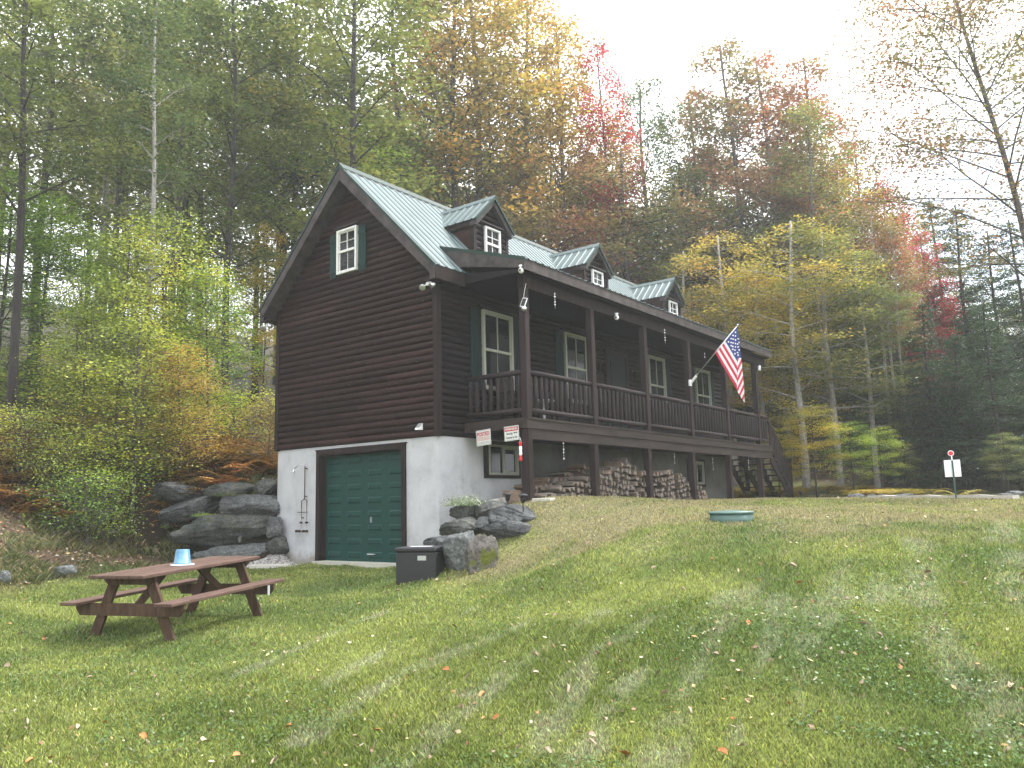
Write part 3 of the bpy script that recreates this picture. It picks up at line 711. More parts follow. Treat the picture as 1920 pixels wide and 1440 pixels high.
# basement windows
window(CAB, 'x', 1.433, 2.419, 1.672, 2.287, .0, kind='slider', fr='cream', fw=.045, name='basement_window')
b = MB(); b.box(-.002, .055, 1.33, 1.431, 1.61, 2.36); b.box(-.002, .055, 2.421, 2.5, 1.61, 2.36); b.box(-.002, .055, 1.431, 2.421, 1.61, 1.67); b.box(-.002, .055, 1.431, 2.421, 2.289, 2.36)
b.build('basement_window_casing', M['trim'], CAB)
window(CAB, 'x', 10.75, 11.7, 1.52, 2.2, .0, kind='slider', fr='cream', fw=.05, name='basement_window')
b = MB(); b.box(-.002, .055, 10.65, 10.748, 1.45, 2.27); b.box(-.002, .055, 11.702, 11.8, 1.45, 2.27); b.box(-.002, .055, 10.748, 11.702, 1.45, 1.518); b.box(-.002, .055, 10.748, 11.702, 2.202, 2.27)
b.build('basement_window_casing', M['trim'], CAB)
# garage door
b = MB(); b.box(GX0+.001, GX1-.001, .15, .19, .0, GZ-.001)
gd = b.build('garage_door', M['green'], CAB)
NR = 8; hh = GZ/NR
p = MB()
for r_ in range(NR):
    for c_ in range(4):
        cw = (GX1-GX0)/4; x0 = GX0+c_*cw+.10; x1 = GX0+(c_+1)*cw-.10; z0 = r_*hh+.075; z1 = (r_+1)*hh-.075
        if c_ == 0: x0 += .0
        i = .028; y = .149
        V = [(x0,y,z0), (x1,y,z0), (x1,y,z1), (x0,y,z1), (x0+i,y-.018,z0+i), (x1-i,y-.018,z0+i), (x1-i,y-.018,z1-i), (x0+i,y-.018,z1-i)]
        p.add(V, [(0,1,5,4), (1,2,6,5), (2,3,7,6), (3,0,4,7), (4,5,6,7)])
p.build('door_panels', M['green'], gd)
p = MB()
for r_ in range(1, NR//2): p.box(GX0+.01, GX1-.01, .1425, .1495, r_*2*hh-.006, r_*2*hh+.006)
p.build('section_joints', M['green'], gd)
MB().tube([(-2.05,.145,.16), (-2.05,.10,.16), (-1.85,.10,.16), (-1.85,.145,.16)], .011, 6).build('lift_handle', M['silver'], gd)
b = MB(); b.box(-1.985, -1.955, .12, .149, .78, .90); b.tube([(-1.97,.115,.84), (-1.93,.10,.80)], .012, 6); b.build('lock_handle', M['silver'], gd)
b = MB(); b.box(-3.508, GX0, -.03, .011, -.03, 2.297); b.box(GX1, -.85, -.03, .011, -.03, 2.297); b.box(GX0, GX1, -.03, .011, GZ-.0, 2.297); b.box(-3.535, -.823, -.036, .011, 2.2975, 2.325)
b.box(GX0, GX0+.02, .011, .148, -.02, GZ); b.box(GX1-.02, GX1, .011, .148, -.02, GZ); b.box(GX0+.02, GX1-.02, .011, .148, GZ-.02, GZ-.001)
b.build('garage_door_frame', M['trim'], CAB)
MB().box(GX0-.05, GX1+.05, -.16, .2, -.12, .008).build('garage_threshold', M['concrete'], CAB)
# porch roof
PX0, PZ0, PX1, PZ1, PY0, PY1 = -.395, 6.27, 1.722, 5.607, .53, 13.42
sl = (PZ0-PZ1)/(PX1-PX0)
ribbed(MB(), lambda y: (PX0-.02,y,PZ0+.006+.02*sl), lambda y: (PX1+.045,y,PZ1-.045*sl+.006), PY0-.02, PY1+.02, (sl,0,1), rib=.022).build('porch_roof_sheet', M['metal'], CAB)
b = MB(); b.prism([(PX0,PY0,PZ0), (PX1,PY0,PZ1), (PX1,PY0,PZ1-.04), (-.0,PY0,5.80), (PX0,PY0,PZ0-.05)], (0,PY1-PY0,0)); b.build('porch_roof_deck', M['soffit'], CAB)
# rafters and ceiling
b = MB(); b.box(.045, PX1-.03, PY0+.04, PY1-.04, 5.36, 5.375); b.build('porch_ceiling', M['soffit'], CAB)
b = MB(); b.box(PX1-.002, PX1+.026, PY0-.03, PY1+.03, PZ1-.215, PZ1-.008); b.build('porch_fascia', M['fascia'], CAB)
b = MB(); b.prism([(PX0+.02,PY0-.028,PZ0-.005), (PX1-.003,PY0-.028,PZ1-.003), (PX1-.003,PY0-.028,PZ1-.185), (.25,PY0-.028,PZ1+.13), (.05, PY0-.028, 5.72)], (0,.026,0)); b.build('porch_side_board', M['fascia'], CAB)
b = MB(); b.prism([(PX0+.02,PY0-.034,PZ0+.03), (PX1+.045,PY0-.034,PZ1+.02), (PX1+.045,PY0-.034,PZ1-.055), (PX0+.08,PY0-.034,PZ0-.055)], (0,.033,0)); b.build('porch_side_trim', M['greentrim'], CAB)
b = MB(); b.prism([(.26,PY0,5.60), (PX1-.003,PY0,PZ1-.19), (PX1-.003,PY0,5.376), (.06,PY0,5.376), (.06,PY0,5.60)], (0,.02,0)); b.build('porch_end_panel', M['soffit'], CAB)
DX, ZD = 1.524, 2.665
b = MB(); b.box(DX-.13, DX+.02, .74, 13.33, 5.13, 5.36); b.build('porch_header_beam', M['trim'], CAB)
YP = [.825+2.352*i for i in range(6)]
for y in YP:
    MB().bevbox(DX-.12, DX+.025, y-.072, y+.072, ZD-.004, 5.13, .01).build('porch_post', M['post'], CAB)
# deck
b = MB(); b.box(.045, DX+.05, .735, 13.42, ZD-.035, ZD); b.build('deck_boards', M['deckwood'], CAB)
b = MB(); b.box(DX-.01, DX+.034, .752, 13.40, ZD-.20, ZD-.037); b.box(.045, DX+.034, .752-.04, .751, ZD-.20, ZD-.037); b.build('deck_rim', M['deckwood'], CAB)
b = MB(); b.box(DX-.02, DX+.012, .88, 13.38, ZD-.40, ZD-.206); b.build('deck_beam', M['deckwood'], CAB)
b = MB()
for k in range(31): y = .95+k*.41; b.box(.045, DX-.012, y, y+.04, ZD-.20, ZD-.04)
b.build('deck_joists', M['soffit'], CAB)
for y in YP:
    z0 = hz1(DX, y)-.15
    MB().bevbox(DX-.15, DX+.001, y-.075, y+.075, z0, ZD-.202, .01).build('deck_post', M['post'], CAB)
MB().box(DX-.014, DX+.03, .753, .879, hz1(DX,.8)-.1, ZD-.202).build('deck_post_cap', M['trim'], CAB)
# railings: one per bay
def baluster(parent, x, y, z0, z1, r=.043):
    q = (rnd.random()-.5)*.006
    MB().lathe([(r*.45,z0-.03), (r*.6,z0), (r*.98,z0+.05), (r,(z0+z1)/2), (r*.95,z1-.06), (r*.55,z1-.012), (r*.35,z1+.02)], (x+q,y+q,0), 8).build('baluster', M['rail'], parent, True)
def rail(a, bb, nb, name='railing', zt=ZD+.86, zb=ZD+.145):
    a = np.array(a, float); bb = np.array(bb, float)
    o = MB().tube([(*a,zt), (*((a+bb)/2),zt+.004), (*bb,zt)], .052, 10).build(name, M['rail'], CAB, True)
    MB().tube([(*a,zb), (*((a+bb)/2),zb-.006), (*bb,zb)], .05, 10).build('bottom_rail', M['rail'], o, True)
    for k in range(nb):
        t = (k+.5)/nb; p_ = a+(bb-a)*t
        baluster(o, p_[0], p_[1], zb+.04, zt-.045)
    return o
XR = DX-.05
for i in range(5): rail((XR, YP[i]+.05), (XR, YP[i+1]-.05), 13)
rail((XR, YP[5]+.05), (XR, 13.36), 4)
rail((.05, .80), (XR-.05, .80), 8)
# stairs at the far end
SY0, SY1, SZ0, SZ1 = 13.42, 15.02, ZD, 1.10
NS = 8; st = MB()
run = (SY1-SY0)/NS; rise = (SZ0-SZ1)/(NS+1)
tr = MB()
for k in range(NS):
    z = SZ0-(k+1)*rise; tr.box(.06, DX-.02, SY0+k*run, SY0+(k+1)*run+.02, z-.035, z)
stair = tr.build('staircase', M['deckwood'], CAB)
for x in (.08, .55, 1.02, DX-.055):
    P_ = []
    for k in range(NS): P_ += [(x, SY0+k*run, SZ0-(k+1)*rise-.036), (x, SY0+(k+1)*run, SZ0-(k+1)*rise-.036)]
    P_ += [(x, SY1+.05, SZ1-.06), (x, SY1-.14, SZ1-.06), (x, SY0, SZ0-rise-.33)]
    MB().prism(P_, (.04,0,0)).build('stringer', M['trim'], stair)
for x in (.06, DX-.03):
    o = MB().beam((x, SY0-.03, ZD+.80), (x, SY1+.1, SZ1+.98), .05, .12).build('stair_handrail', M['trim'], stair)
b = MB(); sx = DX-.03
b.beam((sx, SY0+.02, ZD-.02), (sx, SY1+.1, SZ1+.12), .045, .10)
for k in range(13):
    t = (k+.6)/13.; y = SY0+(SY1-SY0+.08)*t; zt = ZD+.80+(SZ1+.98-ZD-.80)*t; zb = ZD-.02+(SZ1+.12-ZD+.02)*t
    b.box(sx-.02, sx+.02, y-.045, y+.045, zb, zt)
b.build('stair_balusters', M['rail'], stair)
for x in (.06, DX-.03):
    MB().bevbox(x-.055, x+.055, SY1+.03, SY1+.14, SZ1-.15, SZ1+1.22, .008).build('newel_post', M['trim'], stair)
# dormers
def dormer(yc):
    xf, hw, zr, ze, rw_ = -.565, .60, 7.905, 7.244, .679
    zw = ze+.02
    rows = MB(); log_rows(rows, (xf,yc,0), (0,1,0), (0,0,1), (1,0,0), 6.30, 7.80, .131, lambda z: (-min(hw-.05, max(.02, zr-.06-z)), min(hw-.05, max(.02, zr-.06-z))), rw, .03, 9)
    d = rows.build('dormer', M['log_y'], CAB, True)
    b = MB(); zb = roofz(xf)
    b.prism([(xf,yc-hw,zb-.2), (xf,yc+hw,zb-.2), (xf,yc+hw,7.26), (xf,yc,7.26+hw), (xf,yc-hw,7.26)], (-.08,0,0))
    for s in (-1, 1):
        y0, y1 = sorted((yc+s*hw, yc+s*(hw-.06)))
        b.prism([(xf-.08,y0,zb-.3), (xf-.08,y0,7.26), (RX+(RZ-7.26)+.0,y0,7.26), (xf-.5, y0, roofz(xf-.5)-.3)], (0,y1-y0,0))
    b.build('dormer_cheek', M['log_x'], d)
    for s in (-1, 1):
        y0, y1 = sorted((yc+s*(hw-.075), yc+s*(hw+.014))); MB().box(xf-.09, xf+.036, y0, y1, zb-.1, 7.26).build('dormer_corner_board', M['trim'], d)
    for s in (-1, 1):
        def top(x): return (x, yc, zr+.008)
        def bot(x):
            z = max(ze, RZ+RX-x+.0) ; z = min(z, zr)
            return (x, yc+s*rw_*(zr-z)/(zr-ze), z+.008)
        ribbed(MB(), top, bot, -2.02, -.40, (0,s,1), .2286, .018).build('dormer_roof', M['metal'], d)
        # timber under the sheet
        yy = yc+s*(rw_-.02); zz = ze-.012
        b = MB(); b.prism([(-.44,yc,zr-.012), (-.44,yy,zz), (-.44,yy,zz-.11), (-.44,yy-s*.03,zz-.13), (-.44,yc,zr-.17)], (-.17,0,0)); b.build('dormer_rake_board', M['fascia'], d)
        b = MB(); b.prism([(-.612,yc,zr-.03), (-.612,yy,zz-.01), (-.612,yy,zz-.11), (-.612,yc,zr-.14)], (-.74,0,0)); b.build('dormer_soffit', M['trim'], d)
        b = MB(); b.prism([(-.395,yc,zr+.03), (-.395,yc+s*(rw_+.01),ze+.015), (-.395,yc+s*(rw_+.01),ze-.06), (-.395,yc,zr-.05)], (-.043,0,0)); b.build('dormer_rake_trim', M['greentrim'], d)
    b = MB(); b.prism([(-.39,yc-.09,zr-.065), (-.39,yc,zr+.045), (-.39,yc+.09,zr-.065), (-.39,yc+.09,zr-.05), (-.39,yc,zr+.062), (-.39,yc-.09,zr-.05)], (-1.66,0,0)); b.build('dormer_ridge_cap', M['metal'], d)
    b = MB(); b.box(xf-1.0, xf-.6, yc-rw_-.30, yc-rw_-.02, 6.9, 6.91)
    # window (sub-parts of the dormer)
    u0, u1, z0, z1, off = yc-.272, yc+.272, 6.43, 7.20, xf+.03
    f = MB(); fw = .05
    for a0, a1, c0, c1 in ((u0,u0+fw,z0,z1), (u1-fw,u1,z0,z1), (u0+fw,u1-fw,z1-fw,z1), (u0+fw,u1-fw,z0,z0+fw)): f.bevbox(off, off+.06, a0, a1, c0, c1, .004)
    zm = (z0+z1)/2; f.box(off+.01, off+.05, u0+fw, u1-fw, zm-.025, zm+.025)
    f.box(off+.012, off+.03, yc-.008, yc+.008, zm+.025, z1-fw); f.box(off+.012, off+.028, u0+fw, yc-.009, zm+.155, zm+.171); f.box(off+.012, off+.028, yc+.009, u1-fw, zm+.155, zm+.171)
    f.box(off+.012, off+.028, yc-.008, yc+.008, z0+fw, zm-.025)
    f.build('dormer_window', M['white'], d)
    MB().box(off+.004, off+.011, u0+fw, u1-fw, z0+fw, z1-fw).build('dormer_window_glass', M['glass'], d)
    MB().box(off-.01, off+.10, u0-.06, u1+.06, 7.235, 7.257).build('window_head_cap', M['fascia'], d)
for yc in (2.41, 6.887, 11.376): dormer(yc)
# drain pipe and light at the gable bottom are separate things below

# ------------------------------------------------------------------ things fixed to or near the cabin
def text(s, size, mat, loc, rot, parent, name='lettering', ext=.0015, bold=0., sx=1.):
    cu = bpy.data.curves.new('t', 'FONT'); cu.body = s; cu.size = size; cu.extrude = ext; cu.align_x = 'CENTER'; cu.align_y = 'CENTER'; cu.offset = bold
    to = bpy.data.objects.new('t', cu); COL.objects.link(to); dg = bpy.context.evaluated_depsgraph_get()
    me = bpy.data.meshes.new_from_object(to.evaluated_get(dg)); bpy.data.objects.remove(to)
    me.materials.clear(); me.materials.append(mat)
    Mx = Matrix.Translation(loc) @ rot @ Matrix.Diagonal((sx,1,1,1)); me.transform(Mx)
    return link(name, me, parent)
RF = Matrix.Rotation(PI/2, 4, 'X')     # faces -y
def sign(x0, x1, z0, z1, y, label, lines, header=None, tilt=0.):
    cx, cz = (x0+x1)/2, (z0+z1)/2; w, h = x1-x0, z1-z0
    t = thing('warning_sign' if header else 'posted_sign', label, 'sign', loc=(cx, y, z0)); t.rotation_euler = (0, tilt, 0)
    MB().bevbox(-w/2, w/2, 0, .006, 0, h, .003).build('panel', M['signwhite'], t)
    bd = MB(); e = .012
    for a, c, d, f in ((-w/2+e,-w/2+e+.003,e,h-e), (w/2-e-.003,w/2-e,e,h-e), (-w/2+e+.003,w/2-e-.003,e,e+.003), (-w/2+e+.003,w/2-e-.003,h-e-.003,h-e)): bd.box(a, c, -.002, -.0002, d, f)
    bd.build('border', M['blackprint'], t)
    if header:
        MB().box(-w/2+.018, w/2-.018, -.002, -.0002, h-.095, h-.022).build('header', M['redprint'], t)
    for s, size, dz, mat, dy, bold, sx_ in lines:
        if s is None:
            q = MB(); r = random.Random(int(dz*1000)); xx = -w/2+.03
            while xx < w/2-.04: ww = r.uniform(.012,.04); q.box(xx, min(xx+ww, w/2-.03), -.002, -.0002, dz, dz+size); xx += ww+.008
            q.build('small_print', mat, t)
        else: text(s, size, mat, (0, dy, dz), RF, t, bold=bold, sx=sx_)
    return t
sign(.36, .72, 2.20, 2.50, .695, 'white and red POSTED sign hung from the deck edge, the left one of two', [('POSTED', .105, .215, M['redprint'], -.0015, .003, .8), (None, .007, .155, M['redprint'], 0, 0, 1), (None, .006, .135, M['redprint'], 0, 0, 1), (None, .006, .118, M['redprint'], 0, 0, 1), (None, .006, .101, M['redprint'], 0, 0, 1), (None, .006, .06, M['blackprint'], 0, 0, 1), (None, .005, .035, M['blackprint'], 0, 0, 1)], None, -.06)
sign(1.04, 1.385, 2.245, 2.52, .695, 'white sign with red WARNING bar about security cameras beside the corner deck post', [('WARNING', .062, .217, M['signwhite'], -.0035, .001, .95), ('Security', .062, .135, M['blackprint'], -.0015, .001, .72), ('Cameras In Use', .058, .062, M['blackprint'], -.0015, .001, .72)], True, -.04)
# shift the word Security left and add two little camera marks
for o in list(COL.objects):
    if o.type == 'MESH' and o.name.startswith('lettering') and o.parent and o.parent.name.startswith('warning_sign') and o.dimensions.x < .25 and .1 < o.bound_box[0][2] < .16:
        o.location.x = -.045
ws = bpy.data.objects['warning_sign']
for dx in (.07, .115):
    MB().prism([(dx-.02,-.002,.135), (dx+.012,-.002,.125), (dx+.02,-.002,.15), (dx-.012,-.002,.16)], (0,.0018,0)).build('camera_symbol', M['blackprint'], ws)
# wind tube
t = thing('windsock', 'small red and white striped cloth tube hanging from the corner of the deck', 'windsock', loc=(1.405,.70,1.86))
for k, (z0, z1, mt) in enumerate([(.27,.35,'red'), (.10,.27,'whitepl'), (0,.10,'red')]):
    b = MB(); n = 5; b.lathe([(.028+.004*math.sin(3*(z0+(z1-z0)*q/n)*20), z0+(z1-z0)*q/n) for q in range(n+1)], (0,0,0), 10); b.build('fabric_band', M[mt], t, True)
b = MB(); b.tube([(.02,0,.35), (0,0,.42), (-.04,0,.45)], .004, 5); b.tube([(-.02,0,.35), (0,0,.42)], .004, 5); b.build('string', M['whitepl'], t)
# flag
t = thing('american_flag', 'American flag drooping from a slanted pole on the porch post', 'flag', loc=(1.55,7.85,4.05))
O = np.array([1.55,7.85,4.05])
pole = MB().tube([np.array([1.60,7.85,4.09])-O, np.array([2.88,7.88,5.335])-O], .0145, 8).build('flag_pole', M['silver'], t, True)
b = MB(); b.box(-.03, .012, -.05, .05, -.09, .07); b.tube([(0,0,-.02), (.10,0,.08), (.17,0,.15)], .034, 10); b.build('pole_bracket', M['whitepl'], t)
MB().lathe([(.0,0), (.025,.01), (.028,.03), (0,.055)], (2.89-O[0],7.88-O[1],5.33-O[2]), 8).build('pole_finial', M['silver'], t, True)
m, nt, bs = newmat('flag_cloth')
at = nt.nodes.new('ShaderNodeAttribute'); at.attribute_name = 'tint'; nt.links.new(at.outputs['Color'], bs.inputs['Base Color']); bs.inputs['Roughness'].default_value = .75
tb = nt.nodes.new('ShaderNodeBsdfTranslucent'); nt.links.new(at.outputs['Color'], tb.inputs[0]); mx = nt.nodes.new('ShaderNodeMixShader'); mx.inputs[0].default_value = .3
nt.links.new(bs.outputs[0], mx.inputs[1]); nt.links.new(tb.outputs[0], mx.inputs[2]); nt.links.new(mx.outputs[0], nt.nodes['Material Output'].inputs[0])
M['flag'] = m
# left face of the drooping cloth: hoist 62x47 px, fly hangs (43,73) px; the cloth folds back at u=1382
RED, WHT, BLU = (.50,.03,.07), (.72,.70,.72), (.035,.055,.20)
stars = [(1379,623),(1374.5,629),(1371,635),(1366,641),(1379,630),(1374.5,636),(1371,642),(1379,637.5),(1374.5,643),(1379,644),(1374,649.5),(1379,650.5),(1378,656.5),(1378,663),(1371,648),(1374,655),(1384,635),(1383,645),(1384,650.5),(1386,656),(1383,661),(1384,666),(1386,642)]
def flagcol(u, v, right):
    for su, sv in stars:
        if (u-su)**2+(v-sv)**2 < 1.45**2: return WHT
    if not right:
        s = (731-v)/116.6 if False else None
        # solve (u,v) = B + s*H + t*Fl
        a, b_, c, d_ = 41., 43., -47., 73.; det = a*d_-b_*c; du, dv = u-1340, v-660
        s = (du*d_-b_*dv)/det; tt = (a*dv-c*du)/det
        if s > 6/13. and tt < .62: return BLU
        return RED if int(s*13) % 2 == 0 else WHT
    if v < 672-(u-1382)*.15: return BLU
    k = (v+2.2*(u-1382)-690)/9.5
    return WHT if int(math.floor(k)) % 2 else RED
Vq, Cq = [], []
def fp(u, v, right):
    base = 7.88 + .012*math.sin((u-1340)*.35+v*.02)
    yy = base + (.0 if not right else .010+.035*math.sin((u-1382)/14.*2.2))
    return aty(u, v, yy)-O
nu = 70
def leftspan(u):   # vertical extent of left face at u
    top = 660-47*(u-1340)/41.; bot = 660+73*(u-1340)/43.; return top, bot
for i in range(nu):
    u0 = 1340+42*i/nu; u1 = 1340+42*(i+1)/nu; nv = 110
    (a0, b0), (a1, b1) = leftspan(u0), leftspan(u1)
    for j in range(nv):
        f0, f1 = j/nv, (j+1)/nv
        q = [(u0,a0+(b0-a0)*f0), (u1,a1+(b1-a1)*f0), (u1,a1+(b1-a1)*f1), (u0,a0+(b0-a0)*f1)]
        cu_, cv_ = sum(p_[0] for p_ in q)/4, sum(p_[1] for p_ in q)/4
        Vq.append([fp(*p_, False) for p_ in q]); Cq.append(flagcol(cu_, cv_, False))
def rspan(v): # horizontal extent of right part
    r_ = 1382+ (0 if v < 616 else 14*min(1, ((v-612)/125.)**.8)); l_ = 1382 if v < 733 else 1382+(v-733)*.62
    return l_, max(r_, l_+.1) if v < 750 else max(l_+.1, 1396.5)
nv = 150
for j in range(nv):
    v0 = 613+143*j/nv; v1 = 613+143*(j+1)/nv; (l0, r0), (l1, r1) = rspan(v0), rspan(v1)
    for i in range(16):
        f0, f1 = i/16, (i+1)/16
        q = [(l0+(r0-l0)*f0,v0), (l0+(r0-l0)*f1,v0), (l1+(r1-l1)*f1,v1), (l1+(r1-l1)*f0,v1)]
        cu_, cv_ = sum(p_[0] for p_ in q)/4, sum(p_[1] for p_ in q)/4
        Vq.append([fp(*p_, True) for p_ in q]); Cq.append(flagcol(cu_, cv_, True))
link('flag_cloth', quadmesh('flag_cloth', np.array(Vq), M['flag'], np.array(Cq)), t)
# security cameras / flood lights
def cam(P, label, name='security_camera', aim=-1.2):
    t = thing(name, label, 'camera', loc=tuple(P))
    MB().lathe([(.04,.06), (.045,.04), (.03,.02), (.03,0)], (0,0,0), 12).build('mount', M['whitepl'], t, True)
    b = MB(); b.lathe([(.0,-.075), (.03,-.07), (.048,-.045), (.052,-.02), (.045,.01), (.02,.025), (0,.028)], (0,0,-.02), 14); b.build('housing', M['whitepl'], t, True)
    b = MB(); b.lathe([(0,0), (.022,0), (.022,.012), (0,.014)], (0,0,0), 12, 'y'); b.xform(Matrix.Translation((.01,-.056,-.045))); b.build('lens', M['black'], t)
    return t
def flood(P, label, spread=.13, ax='x'):
    t = thing('floodlight', label, 'floodlight', loc=tuple(P))
    MB().box(-.05, .05, -.03, .03, -.03, .03).build('base', M['whitepl'], t)
    for s in (-1, 1):
        b = MB(); b.lathe([(.028,-.05), (.045,-.02), (.062,.05), (.058,.055), (0,.045)], (0,0,0), 14, 'y'); 
        b.xform(Matrix.Translation((s*spread,-.03,-.05))@Matrix.Rotation(-s*.5, 4, 'Z')@Matrix.Rotation(PI+.4, 4, 'X'))
        b.build('lamp_head', M['silver'], t, True)
        MB().tube([(s*.03,0,0), (s*spread,-.02,-.03)], .012, 6).build('lamp_arm', M['whitepl'], t)
    return t
flood((.03,-.24,5.28), 'twin headed silver floodlight under the front right eave corner')
flood((-5.02,-.22,5.27), 'twin headed floodlight under the far left eave of the gable')
c_ = atx(977,503,1.66); cam(c_, 'white dome camera under the front corner of the porch roof')
# solar panel light hanging on the first post
P_ = np.array([1.57,.70,4.82]); t = thing('solar_light', 'small white solar panel light dangling on a cord from the first porch post', 'solar light', loc=tuple(P_))
b = MB(); b.box(-.055, .055, -.008, .008, -.09, .09); b.xform(Matrix.Rotation(.25, 4, 'Y')@Matrix.Rotation(-.25, 4, 'X')); b.build('panel_frame', M['whitepl'], t)
b = MB(); b.box(-.044, .044, -.012, -.0085, -.078, .078); b.xform(Matrix.Rotation(.25, 4, 'Y')@Matrix.Rotation(-.25, 4, 'X')); b.build('solar_cell', M['greybox'], t)
b = MB(); b.lathe([(.02,-.17), (.05,-.15), (.055,-.10), (.03,-.08)], (.0,0,0), 10); b.build('lamp', M['silver'], t, True)
MB().tube([(0,0,.09), (.02,0,.2), (.05,.02,.36)], .004, 5).build('cord', M['whitepl'], t)
# motion light on the siding
t = thing('motion_light', 'small white wedge shaped solar light on the lowest logs of the gable wall', 'wall light', loc=(-.40,-.05,2.52))
b = MB(); b.prism([(-.055,0,0), (-.055,-.11,.005), (-.055,-.10,.03), (-.055,0,.13)], (.11,0,0)); b.build('housing', M['whitepl'], t)
b = MB(); b.prism([(-.046,-.094,.042), (-.046,-.02,.116), (-.046,-.022,.121), (-.046,-.098,.046)], (.092,0,0)); b.build('solar_panel', M['silver'], t)
# hanging ornaments
def dangle(P, L_, n, label, mat='whitepl', r=.019):
    t = thing('hanging_ornament', label, 'ornament', 'strings of small metal ornaments hung along the porch', loc=(P[0],P[1],P[2]))
    MB().tube([(0,0,.0), (0,0,-L_)], .0022, 4).build('string', M['silver'], t)
    b = MB()
    for k in range(n):
        z = -L_*(k+.6)/n; a = k*1.1; w = r*(1+.2*math.sin(k)); b.add([(w*math.cos(a),w*math.sin(a),z), (0,0,z+r*1.3), (-w*math.cos(a),-w*math.sin(a),z), (0,0,z-r*1.3), (0.3*w*math.sin(a),-.3*w*math.cos(a),z), (-.3*w*math.sin(a),.3*w*math.cos(a),z)],
              [(0,1,4), (1,2,4), (2,3,4), (3,0,4), (1,0,5), (2,1,5), (3,2,5), (0,3,5)])
    b.build('charms', M[mat], t); return t
for u, v0, v1, x, n, lb in [(1040,548,578,1.62,6,'string of silver charms under the porch roof between the first two posts'),
        (1246,616,644,1.62,6,'string of silver charms under the porch roof just right of the third post'),
        (1056,822,862,1.48,7,'string of silver charms hung below the deck above the firewood'),
        (1321,660,672,1.62,2,'very short silver charm under the porch roof near the flag pole'),
        (1264,848,870,1.45,4,'dim spiral charm below the deck between the third and fourth posts'),
        (1336,858,882,1.45,4,'spiral charm below the deck beside the far basement window'),
        (1403,861,882,1.45,5,'string of white charms in front of the stair stringers')]:
    p0 = atx(u, v0, x); p1 = atx(u, v1, x); dangle(p0, p0[2]-p1[2], n, lb, 'silver' if u in (1264,1336) else 'whitepl', .014 if u > 1250 else .019)
p0 = atx(1156,592,1.6); t = cam(p0, 'white hanging bulb shaped camera under the porch roof between the second and third posts')
c_ = atx(1421,690,1.55); t = thing('wall_lantern', 'small metal lantern fixed on the last porch post', 'lantern', loc=tuple(c_)); b = MB(); b.lathe([(.02,-.10), (.055,-.08), (.06,.04), (.02,.09)], (.04,0,0), 8); b.build('lantern_body', M['silver'], t)
MB().box(-.02, .0, -.03, .03, -.06, .08).build('lantern_bracket', M['iron'], t)
# outdoor shower pipes
t = thing('outdoor_shower', 'outdoor shower of thin rusty pipes with chrome head on the white wall', 'shower', loc=(-3.95,0,.5))
y = -.05; o3 = np.array([-3.95,0,.5])
def tp(pts, r=.011, mat='iron', nm='riser_pipe', n=7): return MB().tube([np.array(p_)-o3 for p_ in pts], r, n).build(nm, M[mat], t, True)
tp([(-3.85,y,1.30),(-3.85,y,2.0)]); tp([(-3.85,y,2.0),(-3.90,y-.02,2.04),(-4.02,y-.05,2.03),(-4.10,y-.07,1.96)], .010, 'silver', 'shower_arm')
b = MB(); b.lathe([(.012,.0), (.02,-.03), (.045,-.06), (.045,-.07), (0,-.072)], (0,0,0), 12); b.xform(Matrix.Translation((-4.12-o3[0],y-.08,1.94-.5))@Matrix.Rotation(.5, 4, 'Y')); b.build('shower_head', M['silver'], t, True)
tp([(-3.85,y,1.30),(-3.95,y,1.26),(-3.95,y,.62)], .011, nm='supply_pipe'); tp([(-3.85,y,1.30),(-3.77,y,1.26),(-3.77,y,.62)], .011, nm='supply_pipe')
tp([(-4.08,y,1.02),(-3.74,y,1.02)], .008, nm='cross_pipe'); tp([(-4.08,y,.62),(-3.73,y,.62)], .012, nm='cross_pipe')
b = MB()
for xx in (-3.95, -3.77): b.box(xx-.02-o3[0], xx+.02-o3[0], y-.03, y+.02, .78-.5, .82-.5)
for xx in (-4.08, -3.99, -3.85, -3.74): b.box(xx-.014-o3[0], xx+.014-o3[0], y-.05, y+.01, .595-.5, .645-.5)
b.build('valve', M['iron'], t)
b = MB()
for zz in (1.95, 1.35, .9): b.box(-.01-3.85-o3[0] if zz > 1.3 else -.01-3.95-o3[0], .01-3.85-o3[0] if zz > 1.3 else .01-3.95-o3[0], y, 0.012, zz-.01-.5, zz+.01-.5)
b.build('pipe_clip', M['iron'], t)
# deck box
cB = np.array([1.28,-2.1]); zB = hz1(*cB)-.02
def fitbox():
    pass
t = thing('deck_box', 'dark grey plastic storage box with a white label on its lid by the boulders', 'storage box', loc=(1.35,-1.86,zB), rz=.36)
b = MB(); b.bevbox(-.33, .33, -.27, .27, 0, .50, .02); b.build('box_body', M['greybox'], t)
l_ = MB().bevbox(-.345, .345, -.285, .285, .502, .565, .015).build('lid', M['greybox'], t)
MB().box(-.20, .16, -.05, .06, .566, .569).build('lid_label', M['whitepl'], t)
b = MB(); b.box(.04, .18, -.276, -.271, .37, .44); b.build('handle_recess', M['silver'], t)
b = MB(); b.box(.035, .185, -.284, -.271, .441, .452); b.build('handle_lip', M['black'], t)
